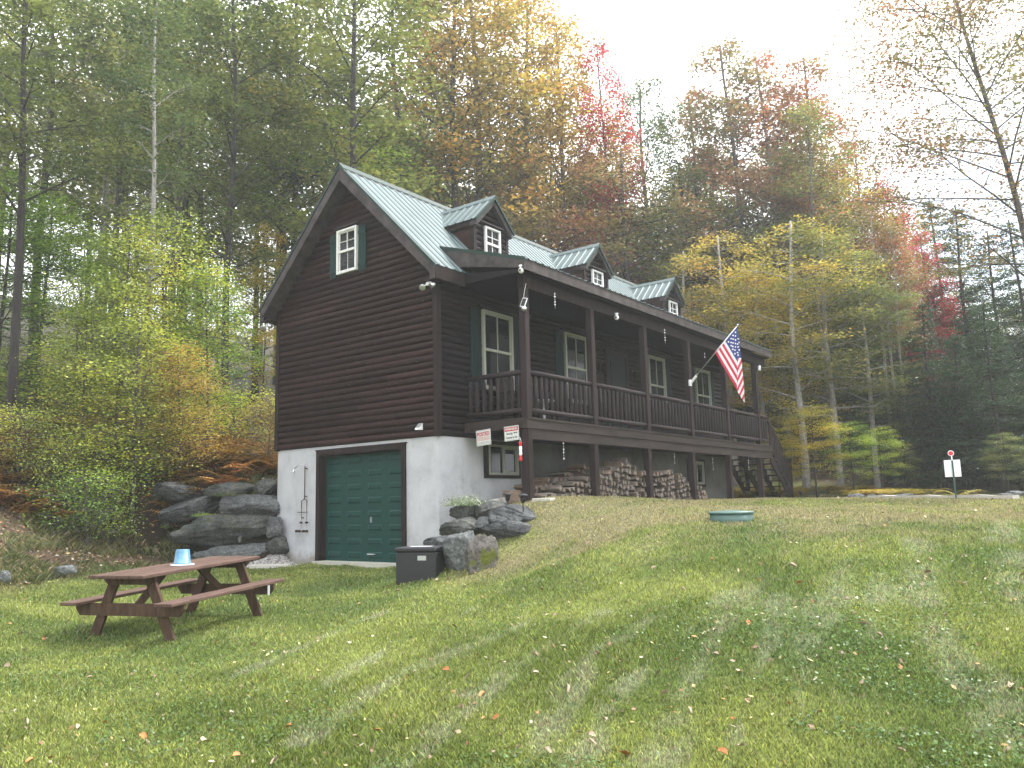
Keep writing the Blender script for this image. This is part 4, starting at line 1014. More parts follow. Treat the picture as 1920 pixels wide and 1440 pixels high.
# porch furniture
def chair(x, y, rz, label):
    t = thing('porch_chair', label, 'chair', 'chairs on the porch', loc=(x,y,ZD), rz=rz)
    b = MB()
    for k in range(6): b.box(-.24+k*.082, -.17+k*.082, -.25, .22, .40, .425)
    b.build('seat', M['trim'], t)
    b = MB()
    for k in range(6): b.prism([(-.24+k*.082,.22,.42), (-.17+k*.082,.22,.42), (-.17+k*.082,.38,1.05), (-.24+k*.082,.38,1.05)], (0,.02,0))
    b.build('backrest', M['trim'], t)
    for sx_, sy_ in ((-1,-1), (1,-1), (-1,1), (1,1)): MB().box(sx_*.25-.02, sx_*.25+.02, sy_*.23-.02, sy_*.23+.02, .0, .62 if sy_ < 0 else .42).build('leg', M['trim'], t)
    for sx_ in (-1, 1): MB().box(sx_*.26-.035, sx_*.26+.035, -.27, .26, .622, .645).build('armrest', M['trim'], t)
    return t
chair(.55, 1.75, PI/2, 'slatted dark chair on the porch behind the end railing')
chair(.55, 3.1, PI/2, 'slatted dark chair on the porch below the shuttered wall by the second post')
t = thing('porch_table', 'small white topped table between the chairs on the porch', 'table', loc=(.75,2.42,ZD)); MB().lathe([(.22,.50), (.23,.515), (.22,.53)], (0,0,0), 20).build('table_top', M['whitepl'], t); MB().lathe([(.13,0), (.03,.03), (.025,.50)], (0,0,0), 12).build('table_base', M['silver'], t)

# ------------------------------------------------------------------ picnic table
TZ, TA = -.35, 1.93
t = thing('picnic_table', 'brown wooden picnic table with attached benches standing on the lawn', 'picnic table', loc=(.57,-5.41,TZ), rz=TA)
t.rotation_euler = (0, -.03, TA)
HL = 1.12
tb = []
for k in range(4):
    y0 = -.385+k*.194; b = MB(); b.bevbox(-HL, HL, y0, y0+.184, .735, .775, .006)
    tb.append(b)
bb = MB()
for b in tb: bb.v += b.v; bb.f += [tuple(i+bb.n for i in f) for f in b.f]; bb.m += b.m; bb.n += b.n
bb.build('tabletop', M['table'], t)
for s in (-1, 1):
    b = MB()
    b.bevbox(-HL, HL, s*.655-.12, s*.655+.12, .43, .468, .006); b.build('bench', M['table'], t)
for s in (-1, 1):
    x = s*(HL-.28)
    for q in (-1, 1):
        b = MB(); P_ = [(x-.02, q*.50, -.03), (x-.02, q*.63, -.03), (x-.02, q*.30, .734), (x-.02, q*.165, .734)]
        if q < 0: P_ = P_[::-1]
        b.prism(P_, (.04,0,0)); b.build('leg', M['table_leg'], t)
    xa, xb = (x-.0205-.04, x-.0205) if s < 0 else (x+.0205, x+.0605)
    b = MB(); b.prism([(xa,-.76,.429), (xa,-.76,.37), (xa,-.70,.29), (xa,.70,.29), (xa,.76,.37), (xa,.76,.429)], (xb-xa,0,0)); b.build('bench_support', M['table_leg'], t)
    b = MB(); b.prism([(xa,-.36,.734), (xa,-.36,.70), (xa,-.30,.645), (xa,.30,.645), (xa,.36,.70), (xa,.36,.734)], (xb-xa,0,0)); b.build('top_support', M['table_leg'], t)
    MB().beam((s*(HL-.33),0,.36), (s*.30,0,.732), .085, .04, (0,1,0)).build('diagonal_brace', M['table_leg'], t)
MB().box(HL-.40, HL-.395, -.80, -.77, .30, .43).build('white_tag', M['whitepl'], t)
def on_table(x, y, z=.776):
    v = Matrix.Rotation(TA, 4, 'Z')@Matrix.Rotation(-.03, 4, 'Y')@Vector((x, y, z)); return (v.x+.57, v.y-5.41, v.z+TZ)
P_ = on_table(-.02, -.02)
t = thing('blue_bucket', 'pale blue plastic tub standing upside down on a lid on the picnic table', 'bucket', loc=P_)
b = MB(); b.lathe([(.108,.012), (.106,.03), (.10,.031), (.082,.185), (.075,.192), (0,.192)], n=28); b.build('tub', M['blue'], t, True)
b = MB(); b.lathe([(0,0), (.145,0), (.147,.006), (.14,.011), (0,.011)], n=28); b.build('lid', M['whitepl'], t)

# ------------------------------------------------------------------ boulders
import bmesh
def ico(sub):
    bm = bmesh.new(); bmesh.ops.create_icosphere(bm, subdivisions=sub, radius=1.)
    V = np.array([v.co[:] for v in bm.verts]); F = [tuple(v.index for v in f.verts) for f in bm.faces]; bm.free(); return V, F
ICO5, ICO3 = ico(5), ico(3)
def rockmesh(name, hx, hy, hz_, seed, mat, box=.55, rough=.16, sub=5):
    V, F = ICO5 if sub == 5 else ICO3
    V = V.copy(); r = np.random.default_rng(seed)
    p = 2/(1-box+.0001) if box else 2
    V = V/((np.abs(V)**p).sum(1)**(1/p))[:,None]
    for _ in range(12):   # planar facets
        n = r.normal(size=3); n /= np.linalg.norm(n); d = r.uniform(.70, .98); h = V@n; k = h > d; V[k] -= (h[k]-d)[:,None]*n*1.0
    dirn = V/np.linalg.norm(V, axis=1)[:,None]
    big = fnoise(V+seed*3.7, 1.1, seed, 2)-.5; ms = 1-np.abs(fnoise(V*np.array([1,1,2.6])+seed, 2.4, seed+5, 4)-.5)*2; fine = fnoise(V*np.array([1,1,2])+seed, 8, seed+9, 3)-.5
    V = V*(1+big*rough*1.9+ (ms-.8)*rough*1.3+fine*rough*.9)[:,None]
    mn, mx_ = V.min(0), V.max(0); V = (V-(mn+mx_)/2)/((mx_-mn)/2); V *= np.array([hx, hy, hz_]); me = bpy.data.meshes.new(name); me.from_pydata(V.tolist(), [], F); me.materials.append(mat)
    me.polygons.foreach_set('use_smooth', [True]*len(F)); me.update(); return me
ROCK_GROUP = {}
def rock(u0, u1, v0, v1, dist, label, mat='rock', seed=1, depth=1., tilt=0., box=.55, rough=.16, yaw=0., cat='boulder', name='boulder', group=None):
    uc, vc = (u0+u1)/2, (v0+v1)/2; C_ = atd(uc, vc, dist); z = (C_-CAM)@_F
    hx = (u1-u0)/2*z/FPX; hz_ = (v1-v0)/2*z/FPX; hy = max(.3*hx, min(hx, hz_*1.4))*depth
    C_ = C_+(C_-CAM)/np.linalg.norm(C_-CAM)*hy*.0
    o = link(name, rockmesh(name, hx*1.04, hy, hz_*1.06, seed, M[mat], box, rough)); o.location = C_
    th = math.atan2(C_[1]-CAM[1], C_[0]-CAM[0])-PI/2
    o.rotation_euler = (0, tilt, th+yaw); tag(o, label, cat, group); return o
def wd_(u):  # distance of the left retaining wall face at bearing u
    a = np.array([-4.95,-.35]); b = np.array([-8.4,-1.75]); best = None
    d = ray(u, 980)[:2]; A = np.array([[d[0], -(b-a)[0]], [d[1], -(b-a)[1]]]); s = np.linalg.solve(A, a-CAM[:2]); return s[0]*np.hypot(*d)
RW = [ # u0,u1,v0,v1, depth offset, mat, box, tilt, label
 (287,385,901,944,.35,'rock',.6,-.06,'flat topped dark boulder at the upper left end of the retaining wall'),
 (383,478,903,934,.45,'rock_lichen',.5,.0,'mossy low boulder in the middle of the top course of the retaining wall'),
 (474,522,896,934,.55,'rock_lichen',.5,0,'small boulder at the top of the retaining wall touching the white wall'),
 (296,416,934,978,.15,'rock',.5,-.22,'slanting grey boulder in the second course, left end of the retaining wall'),
 (413,524,926,972,.15,'rock',.62,.05,'angular slab boulder in the second course beside the white foundation'),
 (322,527,963,1030,.0,'rock',.42,-.04,'longest dark boulder in the middle of the retaining wall'),
 (355,512,1021,1066,-.15,'rock_pale',.5,-.05,'rounded pale grey boulder at the foot of the retaining wall'),
 (498,533,968,1010,-.05,'rock',.5,.1,'dark chunk filling the gap between the longest boulder and the white wall'),
 (497,545,1002,1046,-.1,'rock',.5,0,'dark boulder wedged between the retaining wall foot and the white wall')]
for k, (u0,u1,v0,v1,do,mt,bx_,ti,lb) in enumerate(RW):
    rock(u0+2, u1-2, v0+2, v1-2, wd_(min((u0+u1)/2, 500))+do+.0, lb, ['rock','rock_lichen','rock_mid'][k*2 % 3] if mt == 'rock' else mt, 30+k*3, 1.0, ti, bx_+.08, .17)
RP = [
 (826,905,972,1006,14.0,'rock_lichen',.5,.0,'lichen covered boulder against the corner of the white wall'),
 (845,893,944,975,14.5,'rock_lichen',.4,0,'small dark boulder overgrown with herbs beside the white side wall'),
 (893,946,940,972,14.35,'rock_lichen',.45,.1,'pale streaked boulder at the top of the right rock pile'),
 (893,932,970,1000,13.9,'rock',.4,0,'small grey boulder in the middle of the right rock pile'),
 (918,1003,946,992,13.75,'rock',.45,.22,'large smooth dark boulder at the upper right of the rock pile'),
 (909,993,977,1014,13.45,'rock',.55,.12,'grey wedge shaped boulder low on the right side of the rock pile'),
 (795,850,1007,1034,13.4,'rock',.45,-.1,'dark boulder right behind the storage box'),
 (836,906,1000,1081,12.95,'rock_pale',.55,-.15,'tall pale grey boulder next to the storage box'),
 (873,930,1006,1091,12.55,'rock_moss',.35,.1,'round boulder with yellow green moss in front of the rock pile')]
for k, (u0,u1,v0,v1,di,mt,bx_,ti,lb) in enumerate(RP):
    rock(u0-2, u1+3, v0-1, v1+3, di-.12, lb, mt, 40+k, 1.1, ti, bx_+.05, .13)
rock(852, 884, 1078, 1092, 12.5, 'low flat stone in the grass at the foot of the mossy boulder', 'rock_pale', 61, 1, 0, .4, .15, name='stone', cat='stone')
rock(930, 950, 1070, 1080, 12.6, 'pale pebble lying right of the mossy boulder', 'rock_pale', 62, 1, 0, .3, .1, name='stone', cat='stone')
rock(102, 142, 1060, 1078, 14.2, 'pale stone lying on the bank left of the picnic table', 'rock_pale', 63, 1, 0, .3, .2, name='stone', cat='stone')
rock(-4, 20, 1070, 1093, 14.0, 'grey stone on the bank at the far left', 'rock_pale', 64, 1, 0, .3, .2, name='stone', cat='stone')
rock(58, 92, 884, 896, 22, 'dark flat stone among the shrubs on the left bank', 'rock', 65, 1, 0, .3, .2, name='stone', cat='stone')
for k, (u0,u1,v0,v1,di,lb) in enumerate([(1586,1622,914,925,31,'low grey stone at the left of the row on the far lawn edge'),(1624,1645,915,926,31,'dark squarish stone in the row on the far lawn edge'),(1643,1662,916,927,30.5,'second dark stone in the row on the far lawn edge'),
     (1666,1715,918,928,30,'long pale stone in the row on the far lawn edge'),(1885,1922,908,922,33,'large rounded grey stone at the right edge of the lawn'),(1870,1897,917,924,32,'small pale stone beside the large one at the right lawn edge')]):
    o = rock(u0, u1, v0, v1, di-5, lb, 'rock_pale' if k in (0,3,4,5) else 'rock_lichen', 70+k, 1.2, 0, .4, .2, name='stone', cat='stone')
    o.location.z = hz1(o.location.x, o.location.y)+.06
# slab step and gravel at the left of the garage
g0 = atd(528, 1053, 16.6)
t = MB(); t.bevbox(-.42, .42, -.11, .11, -.03, .05, .012)
o = t.build('stone_slab', M['concrete']); o.location = (-3.95,-.80, hz1(-3.95,-.8)+.02); o.rotation_euler = (0,0,.55); tag(o, 'flat pale stone slab lying on gravel by the outdoor shower', 'slab')
gx = RNG.uniform(-4.72, -3.45, 2600); gy = RNG.uniform(-1.05, -.02, 2600)
k = ((gx+4.25)/.8)**2+((gy+.45)/.6)**2 < 1+.2*RNG.random(2600); gx, gy = gx[k], gy[k]; gz = hz(gx, gy)+.10*np.clip(1-np.hypot(gx+4.6, gy+.15)/.7, 0, 1)
V3, F3 = ICO3 if False else ico(1); VV = []; FF = []; n0 = 0
for x, y, z in zip(gx, gy, gz):
    s = rnd.uniform(.012, .03); q = V3*np.array([s*rnd.uniform(.8,1.5), s, s*.7])*(1+.25*RNG.random((len(V3),1))); a = rnd.uniform(0, 6.3); q = q@np.array([[math.cos(a),math.sin(a),0],[-math.sin(a),math.cos(a),0],[0,0,1]])
    VV.append(q+np.array([x, y, z+.01])); FF += [tuple(i+n0 for i in f) for f in F3]; n0 += len(V3)
me = bpy.data.meshes.new('gravel'); me.from_pydata(np.concatenate(VV).tolist(), [], FF); M['gravel'] = noisemat('mixed_gravel', [(.10,.095,.09), (.42,.40,.38)], None, 1, island=1.4, bumps=0); me.materials.append(M['gravel'])
tag(link('gravel', me), 'mixed grey and white gravel at the foot of the white wall', 'gravel', kind='stuff')
# old log on the rock pile
t = thing('old_log', 'short weathered log lying on top of the rock pile by the white wall', 'log', loc=(0,0,0))
a, b_ = atd(896, 957, 14.25), atd(946, 940, 14.75); t.location = a
MB().tube([np.zeros(3), (b_-a)*.5+np.array([0,0,.02]), b_-a], [.085,.09,.08], 12).build('log_trunk', M['bark_pale'], t, True)
# stump beside the first post
t = thing('chopping_block', 'tan tree stump standing between the white wall and the corner post', 'stump', loc=(.98,.95,hz1(.98,.95)-.02))
MB().lathe([(.21,0), (.185,.1), (.17,.26), (.165,.27)], (0,0,0), 16).build('stump_side', M['firewood_tan'], t, True)
# path lights
def pathlight(P, label, h=.2):
    t = thing('path_light', label, 'path light', 'solar path lights stuck in the ground', loc=(P[0],P[1],P[2]))
    MB().tube([(0,0,-.08), (0,0,h-.13)], .011, 7).build('stake', M['black'], t)
    b = MB(); b.lathe([(.012,h-.14), (.03,h-.125), (.032,h-.12)], n=10)
    for k in range(6): a = k*PI/3; b.tube([(.03*math.cos(a),.03*math.sin(a),h-.122), (.062*math.cos(a),.062*math.sin(a),h-.02)], .005, 4)
    b.build('cage', M['black'], t)
    MB().lathe([(.026,h-.118), (.045,h-.025)], n=10).build('lens', M['glass'], t, True)
    MB().lathe([(.078,h-.02), (.082,h-.012), (.07,h+.008), (.03,h+.02), (0,h+.02)], n=16).build('cap', M['greybox'], t, True)
q = atd(952,945,14.5); pathlight((q[0],q[1],q[2]-.02), 'black solar path light behind the rock pile, the left one of the pair')
q = atd(981,951,13.3); pathlight((q[0],q[1],q[2]), 'black solar path light by the corner post, the right one of the pair')
q = (1.95,14.6,hz1(1.95,14.6)); pathlight(q, 'black solar path light at the foot of the stairs')
# concrete pad with pipe at the first post
t = MB(); t.bevbox(-.20, .20, -.09, .09, -.02, .05, .01); o = t.build('concrete_block', M['concrete']); q = atx(1003,940,1.75); o.location = (1.86,.74,hz1(1.86,.74)+.0); tag(o, 'small concrete block at the base of the corner post', 'block')
# septic lid
q = (5.95,-.70,hz1(5.95,-.70))
t = thing('septic_lid', 'round green plastic septic tank lid set in the lawn', 'tank lid', loc=q)
MB().lathe([(.285,-.1), (.285,.10)], n=32).build('riser', M['lidgreen'], t, True)
MB().lathe([(.30,.098), (.30,.115), (.285,.125), (.1,.14), (0,.143)], n=32).build('lid', M['lidgreen'], t)
# sign on steel post seen from behind
P_ = atd(1793,938,20.0); zg = hz1(P_[0], P_[1]); th = math.atan2(P_[1]-CAM[1], P_[0]-CAM[0])-PI/2
t = thing('yard_sign', 'blank white sign back on a green steel post topped by a red reflector', 'sign', loc=(P_[0],P_[1],zg), rz=th)
s = 20.5/FPX
b = MB(); b.box(-.016, .016, -.012, -.006, -.1, (938-862)*s); b.box(-.004, .004, -.006, .014, -.1, (938-862)*s); b.build('post', M['postgreen'], t)
b = MB(); b.bevbox(-12*s, 11*s, .016, .020, (938-902)*s, (938-875)*s, .0015); b.build('panel', M['whitepl'], t)
MB().box(-.012, .012, -.016, -.0125, (938-876)*s, (938-867)*s).build('reflector_stem', M['whitepl'], t)
b = MB(); b.lathe([(0,-.012), (.058,-.012), (.062,-.004), (0,-.004)], (-.01,0,(938-864.5)*s), 20, 'y'); b.build('reflector_ring', M['whitepl'], t)
b = MB(); b.lathe([(0,-.018), (.046,-.017), (.048,-.0125), (0,-.0125)], (-.01,0,(938-864.5)*s), 20, 'y'); b.build('reflector', M['reflector'], t)
# edging timber
a, c = atd(1632,935,22.5), atd(1906,937,19.0); n_ = 9
a[2], c[2] = hz1(a[0],a[1]), hz1(c[0],c[1]); b = MB(); d = (c-a); dn = d/np.linalg.norm(d); pn = np.array([-dn[1],dn[0],0])
for k in range(n_):
    p0 = a+d*k/n_; p1 = a+d*(k+1)/n_; p0[2] = a[2]*(1-k/n_)+c[2]*k/n_+.035+.012*math.sin(k*2.1); p1[2] = a[2]*(1-(k+1)/n_)+c[2]*(k+1)/n_+.035+.012*math.sin(k*2.1+2.1)
    b.beam(p0, p1-dn*.006, .16, .12)
o = b.build('edging_timber', M['timber']); tag(o, 'long flat weathered timber edging lying across the far lawn', 'timber')

# ------------------------------------------------------------------ firewood: every split log its own thing
def splitlog(seed, L_=.44):
    r = random.Random(seed); n = r.choice([3,3,3,4]); R_ = .082
    ang = sorted([2*PI*(k+r.uniform(-.3,.3))/n for k in range(n)]); P_ = [(0, R_*r.uniform(.7,1.05)*math.cos(a), R_*r.uniform(.7,1.05)*math.sin(a)) for a in ang]
    Q = []
    for i in range(n):      # chamfered corners
        p, q, s_ = np.array(P_[i-1]), np.array(P_[i]), np.array(P_[(i+1) % n]); Q += [tuple(q+(p-q)*.10), tuple(q+(s_-q)*.10)]
    V = []; m = len(Q)
    for x, sc in ((-L_/2,.94), (-L_/2+.012,1), (0,1+r.uniform(-.05,.05)), (L_/2-.012,1), (L_/2,.94)):
        for _, y, z in Q: V.append((x+r.uniform(-.003,.003), y*sc+r.uniform(-.002,.002)+.004*math.sin(x*9), z*sc))
    F = [tuple(range(m-1,-1,-1)), tuple(range(4*m,5*m))]+[(k*m+i, k*m+(i+1) % m, k*m+m+(i+1) % m, k*m+m+i) for k in range(4) for i in range(m)]
    return MB().add(V, F).mesh('firewood_log', M['firewood_grey'])
LOGS = [splitlog(100+k) for k in range(9)]; LOGST = []
for k in range(5):
    m_ = LOGS[k].copy(); m_.materials.clear(); m_.materials.append(M['firewood_tan']); LOGST.append(m_)
FL = {'grey': 'grey weathered split firewood log stacked under the deck, its end facing the lawn', 'tan': 'tan freshly split firewood log in the stack under the deck'}
rf = random.Random(5)
def put(x, y, z, tan=False, rx=None, rz=0.):
    me = rf.choice(LOGST if tan else LOGS); o = link('firewood_log', me); o.location = (x+rf.uniform(-.04,.04), y, z); o.rotation_euler = (rf.uniform(0, 6.28) if rx is None else rx, rf.uniform(-.03,.03), rz+rf.uniform(-.05,.05))
    tag(o, FL['tan' if tan else 'grey'], 'firewood', 'split firewood stacked under the deck' if not tan else 'tan split logs in the firewood stack')
def topf(y):
    if y < 4.75: return 1.28+(y-1.65)*.235
    if y < 7.0: return 1.78+.07*math.sin(y*3)
    return 1.80-(y-7)*.30
nlog = 0
for row, (x, dz) in enumerate([(1.18,0), (.70,.12), (.25,.25)]):
    y = 1.55
    while y < 8.9:
        if 4.72 < y < 4.86 or 6.98 < y < 7.1: y += .14; continue
        zb = hz1(x, y)+.05; zt = topf(y)+dz; z = zb; k = 0
        vis = zb if row == 0 else topf(y)-.10
        while z < zt:
            if z >= vis and nlog < 292:
                put(x, y+(.06 if k % 2 else 0)+rf.uniform(-.02,.02), z+rf.uniform(-.012,.012), (row > 0 or z > zt-.13) and rf.random() < .3); nlog += 1
            z += .122; k += 1
        y += .137
# ------------------------------------------------------------------ big single fallen leaves on the lawn
def bigleaf(seed):
    r = random.Random(seed); n = 13; V = [(0,0,.006)]
    for k in range(n):
        a = 2*PI*k/n; rr = .05*(.75+.30*abs(math.cos(a*2.5)))*r.uniform(.85,1.1); V.append((rr*math.cos(a)*1.25, rr*math.sin(a)*.55, .008+.022*math.sin(a*1+seed)+.03*abs(math.sin(a))))
    V += [(-.11,.01,.012), (-.11,.016,.012)]
    return V, [(0,k+1,(k+1) % n+1) for k in range(n)]+[(7,8,n+2,n+1)]
M['leaf_tan'] = noisemat('dry_tan_leaf', [(.26,.18,.12), (.46,.36,.27)], None, 20, rough=.8, bumps=.2); M['leaf_rust'] = noisemat('rusty_leaf', [(.32,.09,.03), (.55,.26,.08)], None, 20, rough=.7, bumps=.2); M['leaf_brown'] = noisemat('brown_leaf', [(.09,.05,.03), (.22,.14,.09)], None, 20, rough=.8, bumps=.2)
LM = []
for k in range(9):
    V, F = bigleaf(k); mt = ['leaf_tan','leaf_tan','leaf_tan','leaf_rust','leaf_brown','leaf_tan','leaf_tan','leaf_rust','leaf_tan'][k]
    LM.append((MB().add(V, F).mesh('fallen_leaf', M[mt], True), mt))
lsp = [(836,1265),(1404,1178),(712,1380),(1087,1384),(48,1374),(130,1434),(146,1372),(905,1312),(1330,1227),(1434,1306),(1340,1190),(1268,1245),(1815,1306),(1500,1100),(1005,1235),(40,1195),(892,1158),(1480,1330),(1800,1100),(1812,1102),(1620,1180),(1590,1130),(540,1325),(523,1330),(405,1210),(1165,1250),(1248,1310),(1390,1410),(1110,1390),(1665,1350),(1895,1425),(930,1355),(950,1250),(1690,1420)]
rl = random.Random(9)
while len(lsp) < 125: lsp.append((rl.uniform(0, 1920), 1005+435*rl.random()**.8))
LB = {'leaf_tan':('pale curled dry leaf lying on the lawn','pale dry leaves on the lawn'), 'leaf_rust':('rust orange leaf lying on the lawn','rust coloured leaves on the lawn'), 'leaf_brown':('dark brown leaf lying on the lawn','dark brown leaves on the lawn')}
for k, (u, v) in enumerate(lsp):
    P_ = ground(u, v)
    if zones(P_[:1], P_[1:2])[1][0] > .5 or in_house(P_[0], P_[1], .3) or (P_[0] < .6 and P_[1] > -1.2): continue
    me, mt = LM[rl.randrange(9)]
    if k == 2: me, mt = LM[7]
    o = link('fallen_leaf', me); o.location = (P_[0],P_[1],P_[2]+.03); s = rl.uniform(.25, .62); o.scale = (s,s,s); o.rotation_euler = (rl.uniform(-.5,.5), rl.uniform(-.5,.5), rl.uniform(0,6.28))
    tag(o, LB[mt][0], 'leaf', LB[mt][1])

# ------------------------------------------------------------------ trees
def tree_template(seed, H, cb, spread, nb, nleaf, lsize, style='broad', r0=.17, lean=(0,0), flat=.42, profile=None, sub=5, cl=.55, rises=None, taper=.82, lw=None):
    r = np.random.default_rng(seed); tr = MB(); n = 14
    zs = np.linspace(0, H, n); ph = r.uniform(0, 6, 2)
    px = lean[0]*(zs/H)**1.5+.16*np.sin(zs*.45+ph[0])*(zs/H); py = lean[1]*(zs/H)**1.5+.16*np.sin(zs*.38+ph[1])*(zs/H)
    T = np.stack([px, py, zs], 1); rad = r0*(1-taper*(zs/H))**.9+.012; rad[0] *= 1.35
    T[0,2] = -.4; tr.tube(T, rad, 9)
    def trunkpt(z): return np.array([np.interp(z, zs, px), np.interp(z, zs, py), z])
    C_ = []
    az = r.uniform(0, 6.28)
    for i in range(nb):
        f = (i+.5)/nb; z = H*(cb+(1-cb)*f**.9*.985); az += 2.4+r.normal(0, .35)
        pr = profile(f) if profile else (math.sin(PI*min(1, .18+.80*f))**.7)
        L_ = spread*pr*r.uniform(.7, 1.2)
        if style == 'conifer': rise = r.uniform(-.18, .12)
        elif style == 'layer': rise = r.uniform(-.12, .62)
        else: rise = r.uniform(.25, .95)+.5*f
        if rises: rise = r.uniform(*rises)
        base = trunkpt(z); d = np.array([math.cos(az), math.sin(az), 0])
        up = np.array([0,0,1.])
        ts = np.linspace(0, 1, 5)
        droop = -.25 if style == 'conifer' else (.12 if style == 'layer' else .1)
        pts = [base+d*L_*t_*math.cos(rise*.8)+up*(L_*t_*math.sin(rise)+(-.18 if style == 'conifer' else -.10)*L_*t_*t_)+np.array([r.normal(0,.05),r.normal(0,.05),0])*L_*t_*.5 for t_ in ts]
        rb = max(.012, np.interp(z, zs, rad)*.42); tr.tube(pts, np.linspace(rb, .008, 5), 5, cap=False)
        ns = max(3, int(sub*pr+1))
        for j in range(ns):
            t_ = .28+.72*(j+.6)/ns; p = pts[0]+(pts[-1]-pts[0])*t_ if False else np.array([np.interp(t_, ts, [q[k] for q in pts]) for k in range(3)])
            sd_ = (-1)**j; a2 = az+sd_*r.uniform(.5, 1.1); l2 = L_*(1.05-t_)*.55+.35
            e = p+np.array([math.cos(a2), math.sin(a2), r.uniform(-.05,.3) if style != 'conifer' else -.12])*l2
            tr.tube([p, (p+e)/2+np.array([0,0,.03]), e], [rb*.4+.003, .008, .004], 4, cap=False)
            for q, w in ((e, 1.), ((p+e)/2, .8)): C_.append((*q, w*l2*.75+.22))
        C_.append((*pts[-1], .4*cl+.25))
    C_ = np.array(C_); wts = C_[:,3]**1.6; wts /= wts.sum()
    idx = r.choice(len(C_), nleaf, p=wts)
    th = {'conifer':.10, 'layer':.19, 'broad':.34}[style]
    off = r.normal(0, 1, (nleaf, 3)); off *= (r.random((nleaf,1))**.25)/np.maximum(1, np.linalg.norm(off, axis=1)[:,None]*.8)
    P_ = C_[idx,:3]+off*np.stack([C_[idx,3]*cl*1.7, C_[idx,3]*cl*1.7, C_[idx,3]*th+.05], 1)
    if style != 'broad': P_[:,2] -= .10*np.hypot(off[:,0], off[:,1])*C_[idx,3]
    P_ = P_[P_[:,2] > .3]; s = r.uniform(.7, 1.25, len(P_))*lsize
    V = leafquads(P_, s, s*(lw or (.62 if style != 'conifer' else .42)), r, flat)
    return tr, V
TT = {}
def template(key, leaf, bark, **kw):
    tr, V = tree_template(**kw); TT[key] = (tr.mesh(key+'_trunk', M[bark], True), quadmesh(key+'_crown', V, L[leaf]), kw['H'])
NL = 12500
template('broad_a', 'green', 'bark', seed=1, H=20., cb=.26, spread=3.4, nb=34, nleaf=NL, lsize=.092, r0=.19)
template('broad_b', 'green', 'bark', seed=2, H=20., cb=.34, spread=3.0, nb=30, nleaf=NL-3000, lsize=.092, r0=.16, lean=(.8,.3))
template('broad_c', 'green', 'bark', seed=3, H=20., cb=.18, spread=3.8, nb=38, nleaf=NL+2000, lsize=.092, r0=.21)
template('sparse', 'green', 'bark', seed=4, H=20., cb=.30, spread=2.7, nb=34, nleaf=10500, lsize=.092, r0=.15, sub=6)
template('layered', 'green', 'bark_pale', seed=5, H=14., cb=.24, spread=3.3, nb=34, nleaf=13000, lsize=.075, style='layer', r0=.17, flat=.3)
template('hemlock', 'hemlock', 'bark_dark', seed=6, H=18., cb=.10, spread=3.6, nb=74, nleaf=30000, lsize=.105, style='conifer', r0=.20, flat=.4, sub=7, profile=lambda f: (1.02-f)**.75)
template('thin', 'green', 'bark_pale', seed=7, H=18., cb=.50, spread=1.9, nb=18, nleaf=6000, lsize=.08, r0=.12)
template('sapling', 'yellowgreen', 'bark', seed=8, H=6.5, cb=.12, spread=1.5, nb=38, nleaf=8500, lsize=.046, style='broad', r0=.045, flat=.6, sub=5, cl=.6, profile=lambda f: .35+.75*math.sin(PI*min(1, f+.12)))
template('bush', 'yellowgreen', 'bark', seed=9, H=1.8, cb=.02, spread=.95, nb=28, nleaf=3600, lsize=.036, style='broad', r0=.02, flat=.5, cl=.65, profile=lambda f: .55+.6*math.sin(PI*min(1,f+.2)))
template('understory', 'bright', 'bark_dark', seed=10, H=8.5, cb=.26, spread=2.6, nb=36, nleaf=15000, lsize=.055, style='layer', r0=.07, flat=.35)
def plant(key, P, H, label, cat, leaf=None, bark=None, group=None, rz=None, wide=1., name=None, tiltx=0., tilty=0.):
    tm, cm, h = TT[key]; s = H/h
    t = thing(name or ('tree' if cat == 'tree' else 'shrub'), label, cat, group, loc=(P[0],P[1],P[2]), rz=rnd.uniform(0, 6.28) if rz is None else rz)
    t.rotation_euler = (tiltx, tilty, t.rotation_euler.z); t.scale = (s*wide, s*wide, s)
    for nm, me, mt in (('trunk' if cat == 'tree' else 'stems', tm, bark), ('crown' if cat == 'tree' else 'foliage', cm, leaf)):
        o = link(nm, me, t)
        if mt:
            o.material_slots[0].link = 'OBJECT'; o.material_slots[0].material = (L.get(mt) or M.get(mt))
    return t
def tree_at(key, u, vtop, dist, label, leaf=None, bark=None, group=None, wide=1., rz=None, name='tree', cat='tree', tiltx=0., tilty=0.):
    B = atd(u, 900, dist); B[2] = hz1(B[0], B[1]); top = atd(u, vtop, dist)
    return plant(key, B, max(1.5, top[2]-B[2]), label, cat, leaf, bark, group, rz, wide, name, tiltx, tilty)
